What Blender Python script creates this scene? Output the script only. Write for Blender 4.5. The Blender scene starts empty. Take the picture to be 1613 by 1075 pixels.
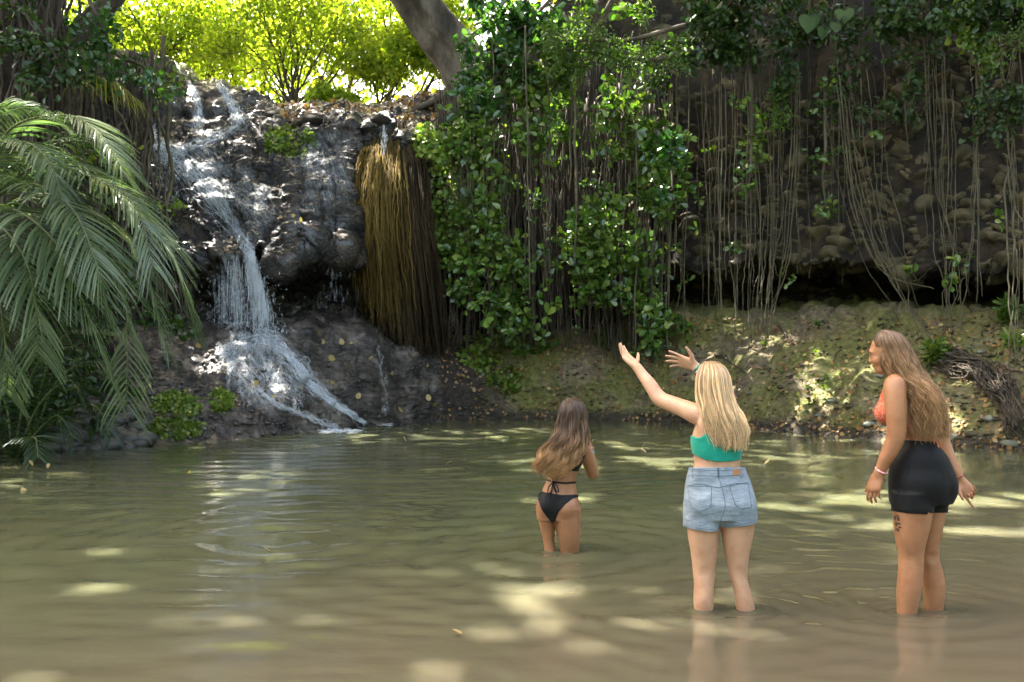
import bpy, math, random
import numpy as np
from mathutils import Vector, Matrix
from mathutils.bvhtree import BVHTree
R = math.radians
rng = np.random.default_rng(7)
random.seed(7)
SC = bpy.context.scene
COL = SC.collection
F, CX, HZ, CH = 1568.0, 806.5, 562.0, 1.35      # focal length, centre and horizon in photograph pixels, camera height in metres

def at(px, py, Y):
    """world point seen at pixel (px, py) of the photograph when it lies at depth Y"""
    return np.array([(px - CX) / F * Y, Y, CH - (py - HZ) / F * Y])
def pix(p):
    return (CX + p[0] / p[1] * F, HZ - (p[2] - CH) / p[1] * F)
def depth_of_water(py):
    return CH * F / (py - HZ)

# ---------------------------------------------------------------- numpy noise
def _hash(ix, iy, iz, s=0):
    h = (ix.astype(np.int64) * 374761393 + iy.astype(np.int64) * 668265263 + iz.astype(np.int64) * 2147483647 + s * 1274126177) & 0xffffffff
    h = ((h ^ (h >> 13)) * 1274126177) & 0xffffffff
    h = ((h ^ (h >> 16)) * 2246822519) & 0xffffffff
    return ((h ^ (h >> 15)) & 0xffffff) / float(0xffffff)
def vnoise(p, s=0):
    """smooth value noise in -1..1 at points p (n,3)"""
    i = np.floor(p); f = p - i; f = f * f * f * (f * (f * 6 - 15) + 10); i = i.astype(np.int64)
    out = 0
    for a in (0, 1):
        wx = f[:, 0] if a else 1 - f[:, 0]
        for b in (0, 1):
            wy = f[:, 1] if b else 1 - f[:, 1]
            for c in (0, 1):
                wz = f[:, 2] if c else 1 - f[:, 2]
                out = out + wx * wy * wz * _hash(i[:, 0] + a, i[:, 1] + b, i[:, 2] + c, s)
    return out * 2 - 1
def fbm(p, octv=5, gain=.5, s=0, ridge=False):
    a, t, o = 1., 0., 0.
    for k in range(octv):
        n = vnoise(p * 2.03 ** k + 17.3 * k, s + k)
        if ridge: n = 1 - 2 * np.abs(n)
        o = o + a * n; t += a; a *= gain
    return o / t
def voro(p, s=0):
    """(distance to the nearest, second nearest, id of nearest) of a jittered 3-D cell noise"""
    i = np.floor(p).astype(np.int64)
    d1 = np.full(len(p), 9.); d2 = np.full(len(p), 9.); cid = np.zeros(len(p))
    for a in (-1, 0, 1):
        for b in (-1, 0, 1):
            for c in (-1, 0, 1):
                x, y, z = i[:, 0] + a, i[:, 1] + b, i[:, 2] + c
                q = np.stack([x + _hash(x, y, z, s), y + _hash(x, y, z, s + 1), z + _hash(x, y, z, s + 2)], 1)
                d = np.sqrt(((q - p) ** 2).sum(1)); h = _hash(x, y, z, s + 3)
                m = d < d1
                d2 = np.where(m, d1, np.minimum(d2, d)); cid = np.where(m, h, cid); d1 = np.where(m, d, d1)
    return d1, d2, cid

# ---------------------------------------------------------------- objects
def tag(o, label=None, cat=None, group=None, kind=None):
    if label: o['label'] = label
    if cat: o['category'] = cat
    if group: o['group'] = group
    if kind: o['kind'] = kind
    return o
def empty(name, loc=(0, 0, 0)):
    o = bpy.data.objects.new(name, None); COL.objects.link(o); o.location = loc; o.empty_display_size = .1
    return o
def mesh_nd(name, V, faces, smooth=True):
    """mesh from (n,3) vertices and one (m,k) index array or a list of such arrays"""
    if not isinstance(faces, (list, tuple)): faces = [faces]
    faces = [np.asarray(f, dtype=np.int32) for f in faces if len(f)]
    me = bpy.data.meshes.new(name)
    V = np.asarray(V, dtype=np.float32)
    me.vertices.add(len(V)); me.vertices.foreach_set('co', V.ravel())
    nl = sum(f.size for f in faces); npoly = sum(len(f) for f in faces)
    me.loops.add(nl); me.polygons.add(npoly)
    me.loops.foreach_set('vertex_index', np.concatenate([f.ravel() for f in faces]))
    tot = np.concatenate([np.full(len(f), f.shape[1], dtype=np.int32) for f in faces])
    st = np.concatenate([[0], np.cumsum(tot)[:-1]]).astype(np.int32)
    me.polygons.foreach_set('loop_start', st)
    me.polygons.foreach_set('use_smooth', np.full(npoly, smooth, dtype=bool))
    me.update(calc_edges=True)
    return me
def obj(name, V, faces, mat, parent=None, smooth=True, mats=None, mi=None):
    me = mesh_nd(name, V, faces, smooth)
    for m in (mats or [mat]): me.materials.append(m)
    if mi is not None: me.polygons.foreach_set('material_index', np.asarray(mi, dtype=np.int32))
    o = bpy.data.objects.new(name, me); COL.objects.link(o)
    if parent is not None:
        o.parent = parent
        o.matrix_parent_inverse = Matrix.Translation(-Vector(parent.location)) if parent.type == 'EMPTY' else Matrix.Identity(4)
    return o
class MB:
    """collects pieces (tubes, leaves, blobs) into one mesh"""
    def __init__(s): s.V = []; s.Q = []; s.T = []; s.n = 0; s.C = []
    def add(s, V, Q=None, T=None, c=None):
        V = np.asarray(V, float)
        if Q is not None and len(Q): s.Q.append(np.asarray(Q) + s.n)
        if T is not None and len(T): s.T.append(np.asarray(T) + s.n)
        s.V.append(V); s.n += len(V)
        if c is not None: s.C.append(np.broadcast_to(np.asarray(c, float), (len(V), 3)))
    def build(s, name, mat, parent=None, smooth=True):
        if not s.V: s.add(np.zeros((3, 3)), T=[[0, 1, 2]])
        V = np.concatenate(s.V)
        fs = []
        if s.Q: fs.append(np.concatenate(s.Q))
        if s.T: fs.append(np.concatenate(s.T))
        o = obj(name, V, fs, mat, parent, smooth)
        if s.C:
            c = np.concatenate(s.C); at_ = o.data.color_attributes.new('tint', 'FLOAT_COLOR', 'POINT')
            at_.data.foreach_set('color', np.concatenate([c, np.ones((len(c), 1))], 1).astype(np.float32).ravel())
        return o
def tube(mb, P, r, n=5, flat=1., c=None, caps=True):
    """a tube along points P (m,3) with radii r"""
    P = np.asarray(P, float); m = len(P)
    r = np.broadcast_to(np.asarray(r, float), (m,))
    t = np.gradient(P, axis=0); t /= np.linalg.norm(t, axis=1)[:, None] + 1e-9
    ref = np.array([0.31, 1., 0.17]) if abs(t[:, 1]).mean() < .8 else np.array([1., .2, .1])
    u = np.cross(t, ref); u /= np.linalg.norm(u, axis=1)[:, None] + 1e-9
    w = np.cross(t, u)
    a = np.linspace(0, 2 * np.pi, n, endpoint=False)
    V = P[:, None, :] + r[:, None, None] * (np.cos(a)[None, :, None] * u[:, None, :] + flat * np.sin(a)[None, :, None] * w[:, None, :])
    V = V.reshape(-1, 3)
    i = np.arange(m - 1)[:, None] * n; j = np.arange(n)[None, :]; k = (j + 1) % n
    Q = np.stack([i + j, i + k, i + n + k, i + n + j], -1).reshape(-1, 4)
    T = None
    if caps:
        V = np.concatenate([V, P[:1], P[-1:]])
        b = m * n
        j = np.arange(n); k = (j + 1) % n
        T = np.concatenate([np.stack([k, j, np.full(n, b)], 1), np.stack([(m - 1) * n + j, (m - 1) * n + k, np.full(n, b + 1)], 1)])
    if c is not None:
        c = np.asarray(c, float)
        if c.ndim == 2: c = np.concatenate([np.repeat(c, n, 0)] + ([c[:1], c[-1:]] if caps else []))
    mb.add(V, Q, T, c)
def spline(K, n):
    """smooth curve with n points through the keys K (m,d)"""
    K = np.asarray(K, float); m = len(K)
    if m == 2: return K[0] + (K[1] - K[0]) * np.linspace(0, 1, n)[:, None]
    P = np.concatenate([[2 * K[0] - K[1]], K, [2 * K[-1] - K[-2]]])
    t = np.linspace(0, m - 1 - 1e-6, n); i = t.astype(int); f = (t - i)[:, None]
    a, b, c, d = P[i], P[i + 1], P[i + 2], P[i + 3]
    return .5 * (2 * b + (c - a) * f + (2 * a - 5 * b + 4 * c - d) * f * f + (3 * b - a - 3 * c + d) * f ** 3)
def norm(v): return v / (np.linalg.norm(v, axis=-1, keepdims=True) + 1e-9)
def leaves(mb, P, size, aim=None, aim_w=.5, up=None, up_w=.5, width=.32, fold=.15, obov=.62, seed=None, droop=0):
    """leaf blades at points P: aim = direction the tip points to, up = direction the face looks"""
    g = np.random.default_rng(seed) if seed is not None else rng
    n = len(P)
    if n == 0: return
    size = np.broadcast_to(np.asarray(size, float), (n,)) * g.uniform(.65, 1.25, n)
    d = norm(g.normal(size=(n, 3)))
    if aim is not None: d = norm(d * (1 - aim_w) + norm(np.broadcast_to(aim, (n, 3)).astype(float)) * aim_w)
    u = norm(g.normal(size=(n, 3)))
    if up is not None: u = norm(u * (1 - up_w) + norm(np.broadcast_to(up, (n, 3)).astype(float)) * up_w)
    s = norm(np.cross(d, u)); u = np.cross(s, d)
    L = size[:, None]; W = L * width
    o = obov
    V = np.stack([P, P + d * L * (o - .3) - s * W * .8 + u * L * fold, P + d * L * (o + .12) - s * W + u * L * fold * .9, P + d * L - u * L * droop,
                  P + d * L * (o + .12) + s * W + u * L * fold * .9, P + d * L * (o - .3) + s * W * .8 + u * L * fold], 1).reshape(-1, 3)
    b = np.arange(n)[:, None] * 6
    Q = np.concatenate([b + np.array([[0, 1, 2, 3]]), b + np.array([[0, 3, 4, 5]])])
    mb.add(V, Q)

# ---------------------------------------------------------------- materials
def new_mat(name):
    m = bpy.data.materials.new(name); m.use_nodes = True
    nt = m.node_tree; nt.nodes.clear()
    out = nt.nodes.new('ShaderNodeOutputMaterial')
    return m, nt, out
def nd(nt, t, **kw):
    n = nt.nodes.new(t)
    for k, v in kw.items():
        if k.startswith('_'): setattr(n, k[1:], v)
        else: n.inputs[k.replace('__', ' ')].default_value = v
    return n
def ramp(nt, fac, stops, interp='LINEAR'):
    r = nt.nodes.new('ShaderNodeValToRGB'); r.color_ramp.interpolation = interp
    e = r.color_ramp.elements
    while len(e) > 1: e.remove(e[-1])
    e[0].position = stops[0][0]; e[0].color = (*stops[0][1], 1)
    for p, c in stops[1:]:
        x = e.new(p); x.color = (*c, 1)
    nt.links.new(fac, r.inputs[0]); return r.outputs[0]
def grey(a): return (a, a, a)
def pos(nt, scale=(1, 1, 1), obj_space=False):
    if obj_space: s = nt.nodes.new('ShaderNodeTexCoord').outputs['Object']
    else: s = nt.nodes.new('ShaderNodeNewGeometry').outputs['Position']
    m = nt.nodes.new('ShaderNodeMapping'); m.inputs['Scale'].default_value = scale
    nt.links.new(s, m.inputs['Vector']); return m.outputs[0]
def noise(nt, vec, scale, detail=6, rough=.6, dist=0.):
    n = nd(nt, 'ShaderNodeTexNoise', Scale=scale, Detail=detail, Roughness=rough, Distortion=dist)
    nt.links.new(vec, n.inputs['Vector']); return n.outputs['Fac']
def mixc(nt, fac, a, b, mode='MIX'):
    m = nt.nodes.new('ShaderNodeMix'); m.data_type = 'RGBA'; m.blend_type = mode; m.clamp_factor = True
    for s, v in ((m.inputs[0], fac), (m.inputs[6], a), (m.inputs[7], b)):
        if hasattr(v, 'links'): nt.links.new(v, s)
        elif isinstance(v, tuple): s.default_value = (*v, 1) if len(v) == 3 else v
        else: s.default_value = v
    return m.outputs[2]
def bump(nt, h, strength=.5, dist=.02, normal=None):
    b = nd(nt, 'ShaderNodeBump', Strength=strength, Distance=dist); nt.links.new(h, b.inputs['Height'])
    if normal is not None: nt.links.new(normal, b.inputs['Normal'])
    return b.outputs[0]
def put(nt, node, sock, v):
    if hasattr(v, 'links'): nt.links.new(v, node.inputs[sock])
    else: node.inputs[sock].default_value = v
def mat_noise(name, stops, scale=4, detail=8, rough=.8, mapping=(1, 1, 1), bump_s=.5, bump_scale=30, bump_d=.02, spec=.5, island=0., rrange=None, coat=0.):
    m, nt, out = new_mat(name)
    v = pos(nt, mapping)
    c = ramp(nt, noise(nt, v, scale, detail), stops)
    if island:
        g = nt.nodes.new('ShaderNodeNewGeometry')
        k = ramp(nt, g.outputs['Random Per Island'], [(0, grey(1 - island)), (1, grey(1 + 0 * island))])
        c = mixc(nt, 1., c, k, 'MULTIPLY')
    b = nd(nt, 'ShaderNodeBsdfPrincipled', Roughness=rough); b.inputs['Specular IOR Level'].default_value = spec
    b.inputs['Coat Weight'].default_value = coat; b.inputs['Coat Roughness'].default_value = .15
    nt.links.new(c, b.inputs['Base Color'])
    if rrange:
        nt.links.new(ramp(nt, noise(nt, v, scale * 2.7, 5), [(.35, grey(rrange[0])), (.65, grey(rrange[1]))]), b.inputs['Roughness'])
    if bump_s: nt.links.new(bump(nt, noise(nt, v, bump_scale, 10, .7), bump_s, bump_d), b.inputs['Normal'])
    nt.links.new(b.outputs[0], out.inputs[0]); return m
def mat_leaf(name, cols, trans=.35, rough=.35, spec=.5, tcol=None, vary=1.2):
    """leaf blade: random tone per leaf, light passes through"""
    m, nt, out = new_mat(name)
    g = nt.nodes.new('ShaderNodeNewGeometry')
    n = len(cols)
    c = ramp(nt, g.outputs['Random Per Island'], [(i / max(1, n - 1), cc) for i, cc in enumerate(cols)])
    n2 = noise(nt, pos(nt), vary, 3)
    c = mixc(nt, 1., c, ramp(nt, n2, [(.3, grey(.6)), (.7, grey(1.15))]), 'MULTIPLY')
    b = nd(nt, 'ShaderNodeBsdfPrincipled', Roughness=rough); b.inputs['Specular IOR Level'].default_value = spec
    nt.links.new(c, b.inputs['Base Color'])
    t = nt.nodes.new('ShaderNodeBsdfTranslucent')
    nt.links.new(mixc(nt, 1., c, tcol or (1.6, 1.9, .6), 'MULTIPLY'), t.inputs[0])
    x = nt.nodes.new('ShaderNodeMixShader'); x.inputs[0].default_value = trans
    nt.links.new(b.outputs[0], x.inputs[1]); nt.links.new(t.outputs[0], x.inputs[2]); nt.links.new(x.outputs[0], out.inputs[0])
    return m
# ================================================================ terrain
SHORE = [(-1400, 900), (-900, 830), (-400, 765), (0, 722), (100, 712), (230, 701), (330, 694), (400, 690), (500, 682), (560, 674), (620, 667), (700, 662), (850, 660), (1000, 662), (1070, 666), (1150, 673),
         (1300, 686), (1450, 699), (1613, 712), (1900, 745), (2400, 800), (3000, 900)]
def shore_py(px): return np.interp(px, [a for a, b in SHORE], [b for a, b in SHORE])
# rows: lip, tier base, ledge front, overhang lip, recess, mound top, mound front, mound middle        (py, Y)
COLS = {
 -1400: [(-300, 12), (-200, 11), (100, 10), (300, 9), (400, 9), (500, 8.6), (600, 8), (750, 7)],
 -400: [(-200, 17), (-100, 16), (150, 15), (380, 14), (450, 14), (540, 13.5), (600, 12.6), (680, 11.5)],
 0:   [(-60, 20), (60, 19.5), (250, 18.5), (430, 17.6), (480, 17.8), (540, 17), (585, 15.8), (650, 14.4)],
 110: [(40, 21), (120, 20.6), (260, 20), (440, 19), (480, 19.2), (530, 18.5), (565, 17), (640, 15.4)],
 170: [(85, 23), (140, 22.6), (255, 21.2), (440, 19.6), (470, 20), (527, 19), (555, 17.9), (635, 16.2)],
 215: [(96, 24.5), (225, 23.2), (250, 21.8), (435, 19.8), (475, 20.6), (515, 19.8), (540, 18.6), (625, 16.9)],
 300: [(122, 25), (228, 23.4), (250, 21.9), (440, 19.7), (480, 21.0), (512, 20.3), (528, 19.0), (610, 17.5)],
 360: [(140, 25), (205, 23.7), (235, 22.2), (405, 19.5), (470, 21.4), (512, 20.6), (528, 18.9), (608, 17.7)],
 430: [(176, 25), (192, 24), (215, 22.4), (400, 19.5), (440, 22), (500, 21.0), (522, 19.2), (606, 18.1)],
 500: [(180, 25), (190, 24), (208, 22.3), (402, 19.6), (425, 22.4), (492, 21.5), (518, 19.8), (600, 18.8)],
 560: [(181, 25), (190, 24), (206, 22.1), (402, 20.7), (430, 22.4), (495, 21.7), (528, 20.3), (600, 19.4)],
 640: [(170, 25), (185, 24), (210, 22.0), (430, 21.9), (480, 22.1), (535, 21.6), (562, 20.9), (612, 20.4)],
 700: [(140, 25.2), (165, 24.4), (225, 23), (440, 22.2), (490, 22.3), (535, 21.9), (562, 21.5), (615, 21.2)],
 800: [(60, 25.4), (100, 24.8), (240, 23.8), (450, 22.8), (490, 23), (528, 22.5), (556, 22.1), (612, 21.6)],
 1000: [(-80, 25), (0, 24), (250, 23.3), (440, 22.4), (460, 23), (505, 22.7), (535, 22.1), (600, 21.4)],
 1065: [(-100, 25), (0, 23.7), (250, 22.9), (418, 21.8), (432, 23.8), (480, 23.6), (500, 21.9), (598, 20.9)],
 1250: [(-120, 24), (0, 22.4), (250, 21.7), (412, 20.4), (428, 23.2), (484, 22.9), (500, 20.5), (600, 18.5)],
 1450: [(-140, 22), (0, 20.4), (250, 19.7), (424, 18.4), (442, 21.6), (480, 21.2), (500, 18.7), (612, 16.6)],
 1613: [(-160, 20), (0, 18.9), (250, 18.1), (420, 16.9), (446, 20.2), (476, 19.9), (502, 17.2), (622, 15.1)],
 1900: [(-200, 17), (0, 15.9), (250, 15.3), (420, 14.4), (450, 17), (480, 16.8), (515, 14.6), (640, 12.8)],
 3000: [(-500, 10), (-100, 9.4), (200, 9), (420, 8.6), (460, 9.6), (520, 9.2), (560, 8.4), (720, 7)],
}
cp = sorted(COLS)
U = np.concatenate([np.arange(-1400, -60, 14), np.arange(-60, 150, 3), np.arange(150, 720, 1.9), np.arange(720, 1680, 2.8), np.arange(1680, 2150, 4), np.arange(2150, 3001, 16)])
nseg = [14, 26, 40, 120, 200, 60, 40, 60, 100, 100, 14]
rows = []
def ln(k, f, s): return vnoise(np.stack([U / f + 31.7 * k, U * 0, U * 0], 1), s)
rag = [(5, .25), (6, .15), (9, .3), (13, .35), (7, .2), (4, .1), (6, .2), (5, .15)]       # how ragged each break of slope runs
for k in range(8):
    jy, jY = rag[k]
    rows.append((np.interp(U, cp, [COLS[c][k][0] for c in cp]) + jy * (ln(k, 34, 1) + .6 * ln(k, 13, 2) + .3 * ln(k, 6, 5)), np.interp(U, cp, [COLS[c][k][1] for c in cp]) + jY * (ln(k, 45, 3) + .6 * ln(k, 17, 4))))
sy = shore_py(U); sY = depth_of_water(sy)
rows.append((sy, sY))
Yu = sY - .9; rows.append((HZ + (CH + .55) * F / Yu, Yu))
# plateau behind the lip
lipz = CH + (HZ - rows[0][0]) / F * rows[0][1]
Yb = rows[0][1] + 9; zb = lipz + .5
Yc = np.full_like(U, 95.); zc = lipz * .4 + 6.5
rows = [(HZ - (zc - CH) / Yc * F, Yc), (HZ - (zb - CH) / Yb * F, Yb)] + rows
def profile():
    P, Yv, w = [], [], []
    for k in range(len(rows) - 1):
        n = nseg[k] if k < len(nseg) else 14
        t = np.linspace(0, 1, n, endpoint=(k == len(rows) - 2))[:, None]
        a, b = rows[k], rows[k + 1]
        px_ = np.broadcast_to(U, (len(t), len(U)))
        A = np.stack([(U - CX) / F * a[1], a[1], CH - (a[0] - HZ) / F * a[1]], -1)
        B = np.stack([(U - CX) / F * b[1], b[1], CH - (b[0] - HZ) / F * b[1]], -1)
        if k < 2: A[:, 0] = (U - CX) / F * np.minimum(a[1], 200); 
        P.append(A[None] * (1 - t[..., None]) + B[None] * t[..., None]); w += [k + x for x in t[:, 0]]
    return np.concatenate(P), np.array(w)
G, W = profile()
def smooth_axis(G, n, ax):
    k = np.ones(n) / n
    pad = [(0, 0)] * 3; pad[ax] = (n // 2, n // 2)
    Gp = np.pad(G, pad, mode='edge')
    return np.apply_along_axis(lambda m: np.convolve(m, k, 'valid'), ax, Gp)
E_ = G.copy()
G = smooth_axis(smooth_axis(G, 7, 0), 7, 1)
G[-16:] = E_[-16:]
nr, nc = G.shape[:2]
def grid_normals(G):
    du = np.gradient(G, axis=1); dv = np.gradient(G, axis=0)
    n = np.cross(du, dv); n = norm(n)
    return n
N = -grid_normals(G)
if N[nr // 2, nc // 2, 1] > 0: N = -N
p = G.reshape(-1, 3); nn = N.reshape(-1, 3)
pxg = np.broadcast_to(U, (nr, nc)).ravel(); wg = np.repeat(W, nc)
# weights: wet waterfall rock / conglomerate cliff / bank
def sstep(a, b, x):
    t = np.clip((x - a) / (b - a), 0, 1); return t * t * (3 - 2 * t)
fall = sstep(90, 190, pxg) * (1 - sstep(640, 740, pxg))
right = sstep(1000, 1080, pxg) * (wg < 7.2)
bank = (1 - fall) * sstep(6.8, 7.6, wg)
near = np.clip(p[:, 1] / 25, .3, 1)
d = .16 * fbm(p * .55, 3, s=3)
# waterfall rock: ledges, lumps and rubbly nodules
st = p * np.array([.8, .8, 2.2])
led = fbm(st * 1.1 + .25 * fbm(p * 1.7, 2, s=5)[:, None], 4, s=11, ridge=True)
v1, v2, ci = voro(p * np.array([3.4, 3.4, 4.4]) + .3 * vnoise(p * 3)[:, None], 21)
v3, v4, cj = voro(p * np.array([8.5, 8.5, 10]) + .3 * vnoise(p * 6)[:, None], 31)
upper = (wg < 7)
rubble = .11 * (1 - np.clip(v1 * 1.25, 0, 1)) * (ci > .25) + .05 * (1 - np.clip(v3 * 1.3, 0, 1)) * (cj > .3)
mound_r = .075 * fbm(p * np.array([2.4, 2.4, 2.8]), 5, .6, s=41, ridge=True) + .03 * (1 - np.clip(v3 * 1.3, 0, 1)) * (cj > .5)
e1, e2, ei = voro(p * np.array([1.25, 1.1, 2.1]) + .35 * vnoise(p * 1.5)[:, None], 91)
block = .14 * ei * np.clip((e2 - e1) * 6, 0, 1)
strata = fbm(np.stack([p[:, 0] * .35, p[:, 1] * .35, p[:, 2] * 3.4 + .5 * fbm(p * .8, 2, s=6)], 1), 3, s=13)
h1, h2, hi_ = voro(p * np.array([7, 7, 12.]) + .4 * vnoise(p * 5)[:, None], 95)
m1, m2, mi_ = voro(p * np.array([15, 15, 22.]) + .4 * vnoise(p * 9)[:, None], 96)
chips = .075 * hi_ * np.clip((h2 - h1) * 5, 0, 1) + .035 * mi_ * np.clip((m2 - m1) * 5, 0, 1)
under = np.exp(-((wg - 4.0) / .35) ** 2); calm = np.maximum(sstep(-.1, .25, vnoise(p * 1.1, 97)), under)        # smoother washed slabs between rubbly parts
d += fall * np.where(upper, .20 * led + .16 * strata + (.35 + .65 * calm) * (rubble * .9 + chips) + block + .03 * fbm(p * 9, 3, .6, s=8, ridge=True),
                     .12 * led + .05 * strata + mound_r * .9 + (.4 + .6 * calm) * chips * .8 + .35 * block * (pxg < 420))
# conglomerate: cobbles of several sizes set in dark earth
pw = p + .12 * np.stack([vnoise(p * 3, 101), vnoise(p * 3, 102), vnoise(p * 3, 103)], 1)
c1, c2, ck = voro(pw * np.array([1.9, 1.9, 3.3]), 51)
c3, c4, cl = voro(pw * np.array([4.6, 4.6, 7.5]), 61)
big = np.clip(1 - (c1 / (.3 + .22 * ck)) ** 2.6, 0, 1) ** .6 * (ck > .52)
small = np.clip(1 - (c3 / (.28 + .25 * cl)) ** 2.4, 0, 1) ** .6 * (cl > .4)
cob = np.maximum(big * .22, small * .12)
dens = sstep(-.35, .15, vnoise(p * .9, 77) + .5 * sstep(3.4, 4.4, wg) * 1.2 - .15)
cobm = cob * dens
d += right * (cobm + .08 * fbm(p * 2, 4, s=15))
mid = (1 - fall) * (1 - right) * (1 - bank)
d += mid * .15 * fbm(p * 1.5, 4, s=16)
# bank: gentle lumps, pebbles
bnk1, _, bci = voro(p * 7, 71)
d += bank * (.10 * fbm(p * 1.3, 4, s=18) + .06 * fbm(p * 5, 4, .6, s=19) + .045 * np.sqrt(np.clip(1 - (bnk1 / .38) ** 2, 0, 1)) * (bci > .72))
# blocky ledge of rock at the top of the bank on the right
blk1, blk2, bid = voro(p * np.array([1.5, 1.2, 2.6]), 81)
d += (pxg > 1050) * np.exp(-((wg - 7.75) / .42) ** 2) * (.17 * np.clip((blk2 - blk1) * 5, 0, 1) * (.3 + bid) + .05 * fbm(p * 4, 3, s=29))
d *= np.clip((11.05 - wg) * 2, .15, 1) * (wg > 1.2)
p2 = p + nn * d[:, None]
G2 = p2.reshape(nr, nc, 3)

def sheet(name, c0, c1, r0, r1, mats, mi=None):
    sub = G2[r0:r1, c0:c1]; a, b = sub.shape[:2]
    i = np.arange(a - 1)[:, None] * b; j = np.arange(b - 1)[None]
    Q = np.stack([i + j, i + b + j, i + b + j + 1, i + j + 1], -1).reshape(-1, 4)
    m = None
    if mi is not None:
        s = mi.reshape(nr, nc)[r0:r1, c0:c1]; m = s[:-1, :-1].ravel()
    return obj(name, sub.reshape(-1, 3), Q, None, mats=mats, mi=m)

# --- materials of the terrain
def wet_rock():
    m, nt, out = new_mat('wet_rock')
    v = pos(nt)
    n1 = noise(nt, v, 2.2, 8); n2 = noise(nt, v, 14, 8, .7)
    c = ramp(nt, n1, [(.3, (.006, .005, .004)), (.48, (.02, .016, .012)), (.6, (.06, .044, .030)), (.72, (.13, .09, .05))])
    c = mixc(nt, ramp(nt, n2, [(.54, grey(0)), (.7, grey(.6))]), c, (.17, .145, .12))
    b = nd(nt, 'ShaderNodeBsdfPrincipled'); b.inputs['Specular IOR Level'].default_value = .6
    nt.links.new(c, b.inputs['Base Color'])
    nt.links.new(ramp(nt, noise(nt, v, 3.5, 6), [(.4, grey(.16)), (.58, grey(.62))]), b.inputs['Roughness'])
    vo = nd(nt, 'ShaderNodeTexVoronoi', Scale=24.); vo.feature = 'F1'; nt.links.new(v, vo.inputs['Vector'])
    vo2 = nd(nt, 'ShaderNodeTexVoronoi', Scale=9.); nt.links.new(pos(nt, (1, 1, 1.7)), vo2.inputs['Vector'])
    h = mixc(nt, .4, mixc(nt, .5, vo.outputs['Distance'], vo2.outputs['Distance']), noise(nt, v, 40, 12, .8))
    nt.links.new(bump(nt, h, 1., .085), b.inputs['Normal'])
    nt.links.new(ramp(nt, noise(nt, v, 1.7, 4), [(.42, grey(.05)), (.6, grey(.8))]), b.inputs['Coat Weight']); b.inputs['Coat Roughness'].default_value = .1
    nt.links.new(b.outputs[0], out.inputs[0]); return m
M_WET = wet_rock()
M_MOUND = mat_noise('damp_mound_rock', [(.3, (.016, .012, .009)), (.44, (.05, .039, .03)), (.55, (.13, .102, .08)), (.68, (.26, .215, .175))], 2.2, 10, .5, rrange=(.25, .65), bump_s=1., bump_scale=34, bump_d=.06, coat=.3)
def bank_mat():
    m, nt, out = new_mat('mossy_bank')
    v = pos(nt)
    n1 = noise(nt, v, 1.1, 6); n2 = noise(nt, v, 9, 9, .7); n3 = noise(nt, v, 42, 4, .7)
    soil = ramp(nt, n2, [(.3, (.07, .05, .03)), (.5, (.20, .15, .085)), (.68, (.36, .28, .17))])
    moss = ramp(nt, n2, [(.3, (.075, .08, .016)), (.5, (.19, .18, .045)), (.7, (.31, .29, .09))])
    c = mixc(nt, ramp(nt, n1, [(.38, grey(0)), (.56, grey(1))]), soil, moss)
    c = mixc(nt, ramp(nt, n3, [(.62, grey(0)), (.68, grey(.8))]), c, (.30, .21, .12))
    # darker, damp earth just over the water
    sep = nt.nodes.new('ShaderNodeSeparateXYZ'); g = nt.nodes.new('ShaderNodeNewGeometry'); nt.links.new(g.outputs['Position'], sep.inputs[0])
    c = mixc(nt, ramp(nt, sep.outputs[2], [(0.1, grey(.95)), (.26, grey(0))]), c, (.055, .04, .028))
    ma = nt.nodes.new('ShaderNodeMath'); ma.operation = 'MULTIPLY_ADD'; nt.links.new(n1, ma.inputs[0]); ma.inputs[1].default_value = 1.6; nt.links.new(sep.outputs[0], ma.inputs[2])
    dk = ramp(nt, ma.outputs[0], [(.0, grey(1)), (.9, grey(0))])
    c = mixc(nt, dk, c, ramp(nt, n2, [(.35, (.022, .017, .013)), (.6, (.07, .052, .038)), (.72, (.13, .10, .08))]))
    b = nd(nt, 'ShaderNodeBsdfPrincipled', Roughness=.85); nt.links.new(c, b.inputs['Base Color'])
    nt.links.new(ramp(nt, dk, [(0, grey(.85)), (1, grey(.4))]), b.inputs['Roughness'])
    nt.links.new(bump(nt, noise(nt, v, 22, 10, .8), 1., .06), b.inputs['Normal'])
    nt.links.new(b.outputs[0], out.inputs[0]); return m
M_BANK = bank_mat()
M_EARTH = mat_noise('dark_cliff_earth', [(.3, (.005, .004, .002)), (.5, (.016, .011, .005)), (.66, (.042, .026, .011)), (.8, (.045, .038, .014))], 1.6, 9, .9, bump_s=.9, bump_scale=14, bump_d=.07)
M_COB = mat_noise('cobbles_in_the_cliff', [(.3, (.018, .014, .006)), (.5, (.058, .046, .017)), (.62, (.105, .08, .034)), (.75, (.18, .14, .075))], 2.4, 6, .75, bump_s=.5, bump_scale=25, bump_d=.03)
M_LITTER = mat_noise('leaf_strewn_earth', [(.3, (.05, .035, .02)), (.5, (.14, .10, .05)), (.6, (.10, .10, .03)), (.75, (.3, .2, .1))], 5, 9, .9, bump_s=1, bump_scale=18, bump_d=.06)

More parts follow.
